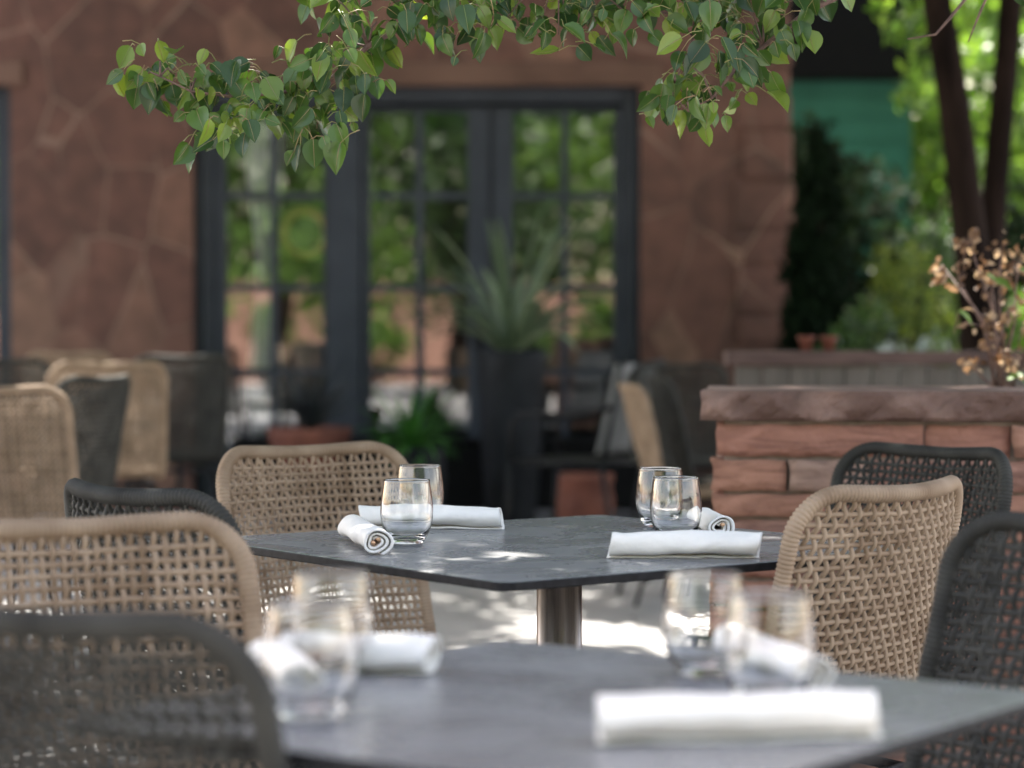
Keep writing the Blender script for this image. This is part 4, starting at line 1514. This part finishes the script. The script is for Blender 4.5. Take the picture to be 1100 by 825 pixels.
    for k in range(60):  # extra unseen clumps added to weaken sun patches on the table
        c.append((g2.uniform(-1.9, 1.3) - tx, g2.uniform(3.6, 8.2) - ty, g2.uniform(3.3, 4.6))); r.append((.42, .42, .22))
    leaf_cloud(m, c, r, 72000, 0.14, 0.0, 78, 0.7, 0.15)
    for k in range(20):
        a = k * 0.4 + 0.2
        e = (g2.uniform(-5.6, 0.6), g2.uniform(-1.0, 8.4), g2.uniform(3.5, 4.5))
        m2 = MB()
        m2.tube([(-0.1, 0.1, 2.6 + 0.08 * k), (e[0] * .45, e[1] * .45, 3.5), e], [0.05, 0.03, 0.01], 7)
        m2.build('limb', M['bark'], root)
    m.build('crown', M['canopy_leaf'], root)
shade_tree()

# ------------------------------------------------------------ behind the viewer: what the door glass reflects
GR = 'trees mirrored in the door glass'
for k, (x, y, h, cr, l) in enumerate([(-3.4, -7.0, 6.5, 2.3, 'sunlit tree mirrored in the left window panes'),
                                      (-0.8, -9.5, 7.0, 2.5, 'sunlit tree mirrored in the middle door panes'),
                                      (2.4, -8.0, 6.5, 2.4, 'sunlit tree mirrored in the right door panes'),
                                      (5.5, -11, 7, 2.7, 'tree mirrored at the far right of the door glass'),
                                      (-7.0, -11, 7, 2.8, 'tree mirrored at the far left of the door glass')]):
    tree(x, y, h, cr, 0.14, l, 'mid_leaf' if k % 2 else 'bright_leaf', 8000, 0.17, 60 + k, 0.10, group=GR)
m = MB(); m.box(-12, 12, -17.4, -17.0, 0, 1.9)
tag(m.build('boundary_wall', M['quoin'], None, smooth=False), 'pinkish stone wall across the street side, mirrored low in the glass', 'wall')

for k in range(7):
    tree(-11 + 3.6 * k, -19.5, 5.2, 2.3, 0.12, ['hedge tree behind the mirrored wall, leftmost', 'second hedge tree behind the mirrored wall', 'third hedge tree behind the mirrored wall', 'middle hedge tree behind the mirrored wall',
         'fifth hedge tree behind the mirrored wall', 'sixth hedge tree behind the mirrored wall', 'hedge tree behind the mirrored wall, rightmost'][k], 'mid_leaf', 3500, 0.26, 90 + k, 0.02, group='hedge trees behind the mirrored wall', cl=(0.35, 0.6))
for k, (x, h) in enumerate([(-2.4, 1.5), (0.4, 1.2), (1.6, 1.7), (-4.4, 1.6), (3.6, 1.3)]):
    shrub(x, -15.5 + 0.3 * k, 1.3, h, ['shrub mirrored low in the left panes', 'low shrub mirrored in the middle panes', 'rounded shrub mirrored in the right panes', 'shrub mirrored at the left end', 'shrub mirrored at the right end'][k],
          'bright_leaf', 1500, 0.12, 110 + k, group='shrubs mirrored in the door glass')

# ------------------------------------------------------------ light
EL, AZ = rad(57), rad(-14)        # sun high behind the building, a little to the left
sdir = Vector((math.cos(EL) * math.sin(AZ), math.cos(EL) * math.cos(AZ), math.sin(EL)))
L = bpy.data.lights.new('sun', 'SUN')
L.energy = 3.6
L.angle = rad(0.55)
L.color = (1.0, 0.95, 0.87)
so = bpy.data.objects.new('sun', L)
so.rotation_euler = sdir.to_track_quat('Z', 'Y').to_euler()
so.location = (0, 0, 20)
C.objects.link(so)
w = bpy.data.worlds.new('World')
bpy.context.scene.world = w
w.use_nodes = True
nt = w.node_tree
sky = nt.nodes.new('ShaderNodeTexSky')
sky.sky_type = 'NISHITA'
sky.sun_disc = False
sky.sun_elevation = EL
sky.sun_rotation = AZ
sky.air_density = 1.0
sky.dust_density = 1.5
sky.ozone_density = 1.0
tint = nt.nodes.new('ShaderNodeMix'); tint.data_type = 'RGBA'; tint.blend_type = 'MULTIPLY'
tint.inputs['Factor'].default_value = 1.0
tint.inputs['B'].default_value = (1.0, 0.762, 0.60, 1)      # warm tint on the sky, serves as white balance
nt.links.new(sky.outputs['Color'], tint.inputs['A'])
nt.links.new(tint.outputs['Result'], nt.nodes['Background'].inputs['Color'])
nt.nodes['Background'].inputs['Strength'].default_value = 0.15

# ------------------------------------------------------------ camera
cam = bpy.data.cameras.new('camera')
cam.lens = 85
cam.sensor_width = 36
cam.clip_start = 0.05
cam.clip_end = 500
cam.dof.use_dof = True
cam.dof.focus_distance = 3.82
cam.dof.aperture_fstop = 3.2
cam.dof.aperture_blades = 0
co = bpy.data.objects.new('camera', cam)
C.objects.link(co)
co.location = (0, 0, CAM_H)
co.rotation_euler = (math.pi / 2 - PITCH, 0, 0)
sc = bpy.context.scene
sc.camera = co
sc.view_settings.view_transform = 'Standard'
sc.view_settings.look = 'None'
sc.view_settings.exposure = 2.85
sc.view_settings.gamma = 1
sc.render.engine = 'CYCLES'
sc.cycles.use_denoising = True
sc.cycles.max_bounces = 12
sc.cycles.transmission_bounces = 10
sc.cycles.transparent_max_bounces = 12
sc.cycles.sample_clamp_indirect = 8
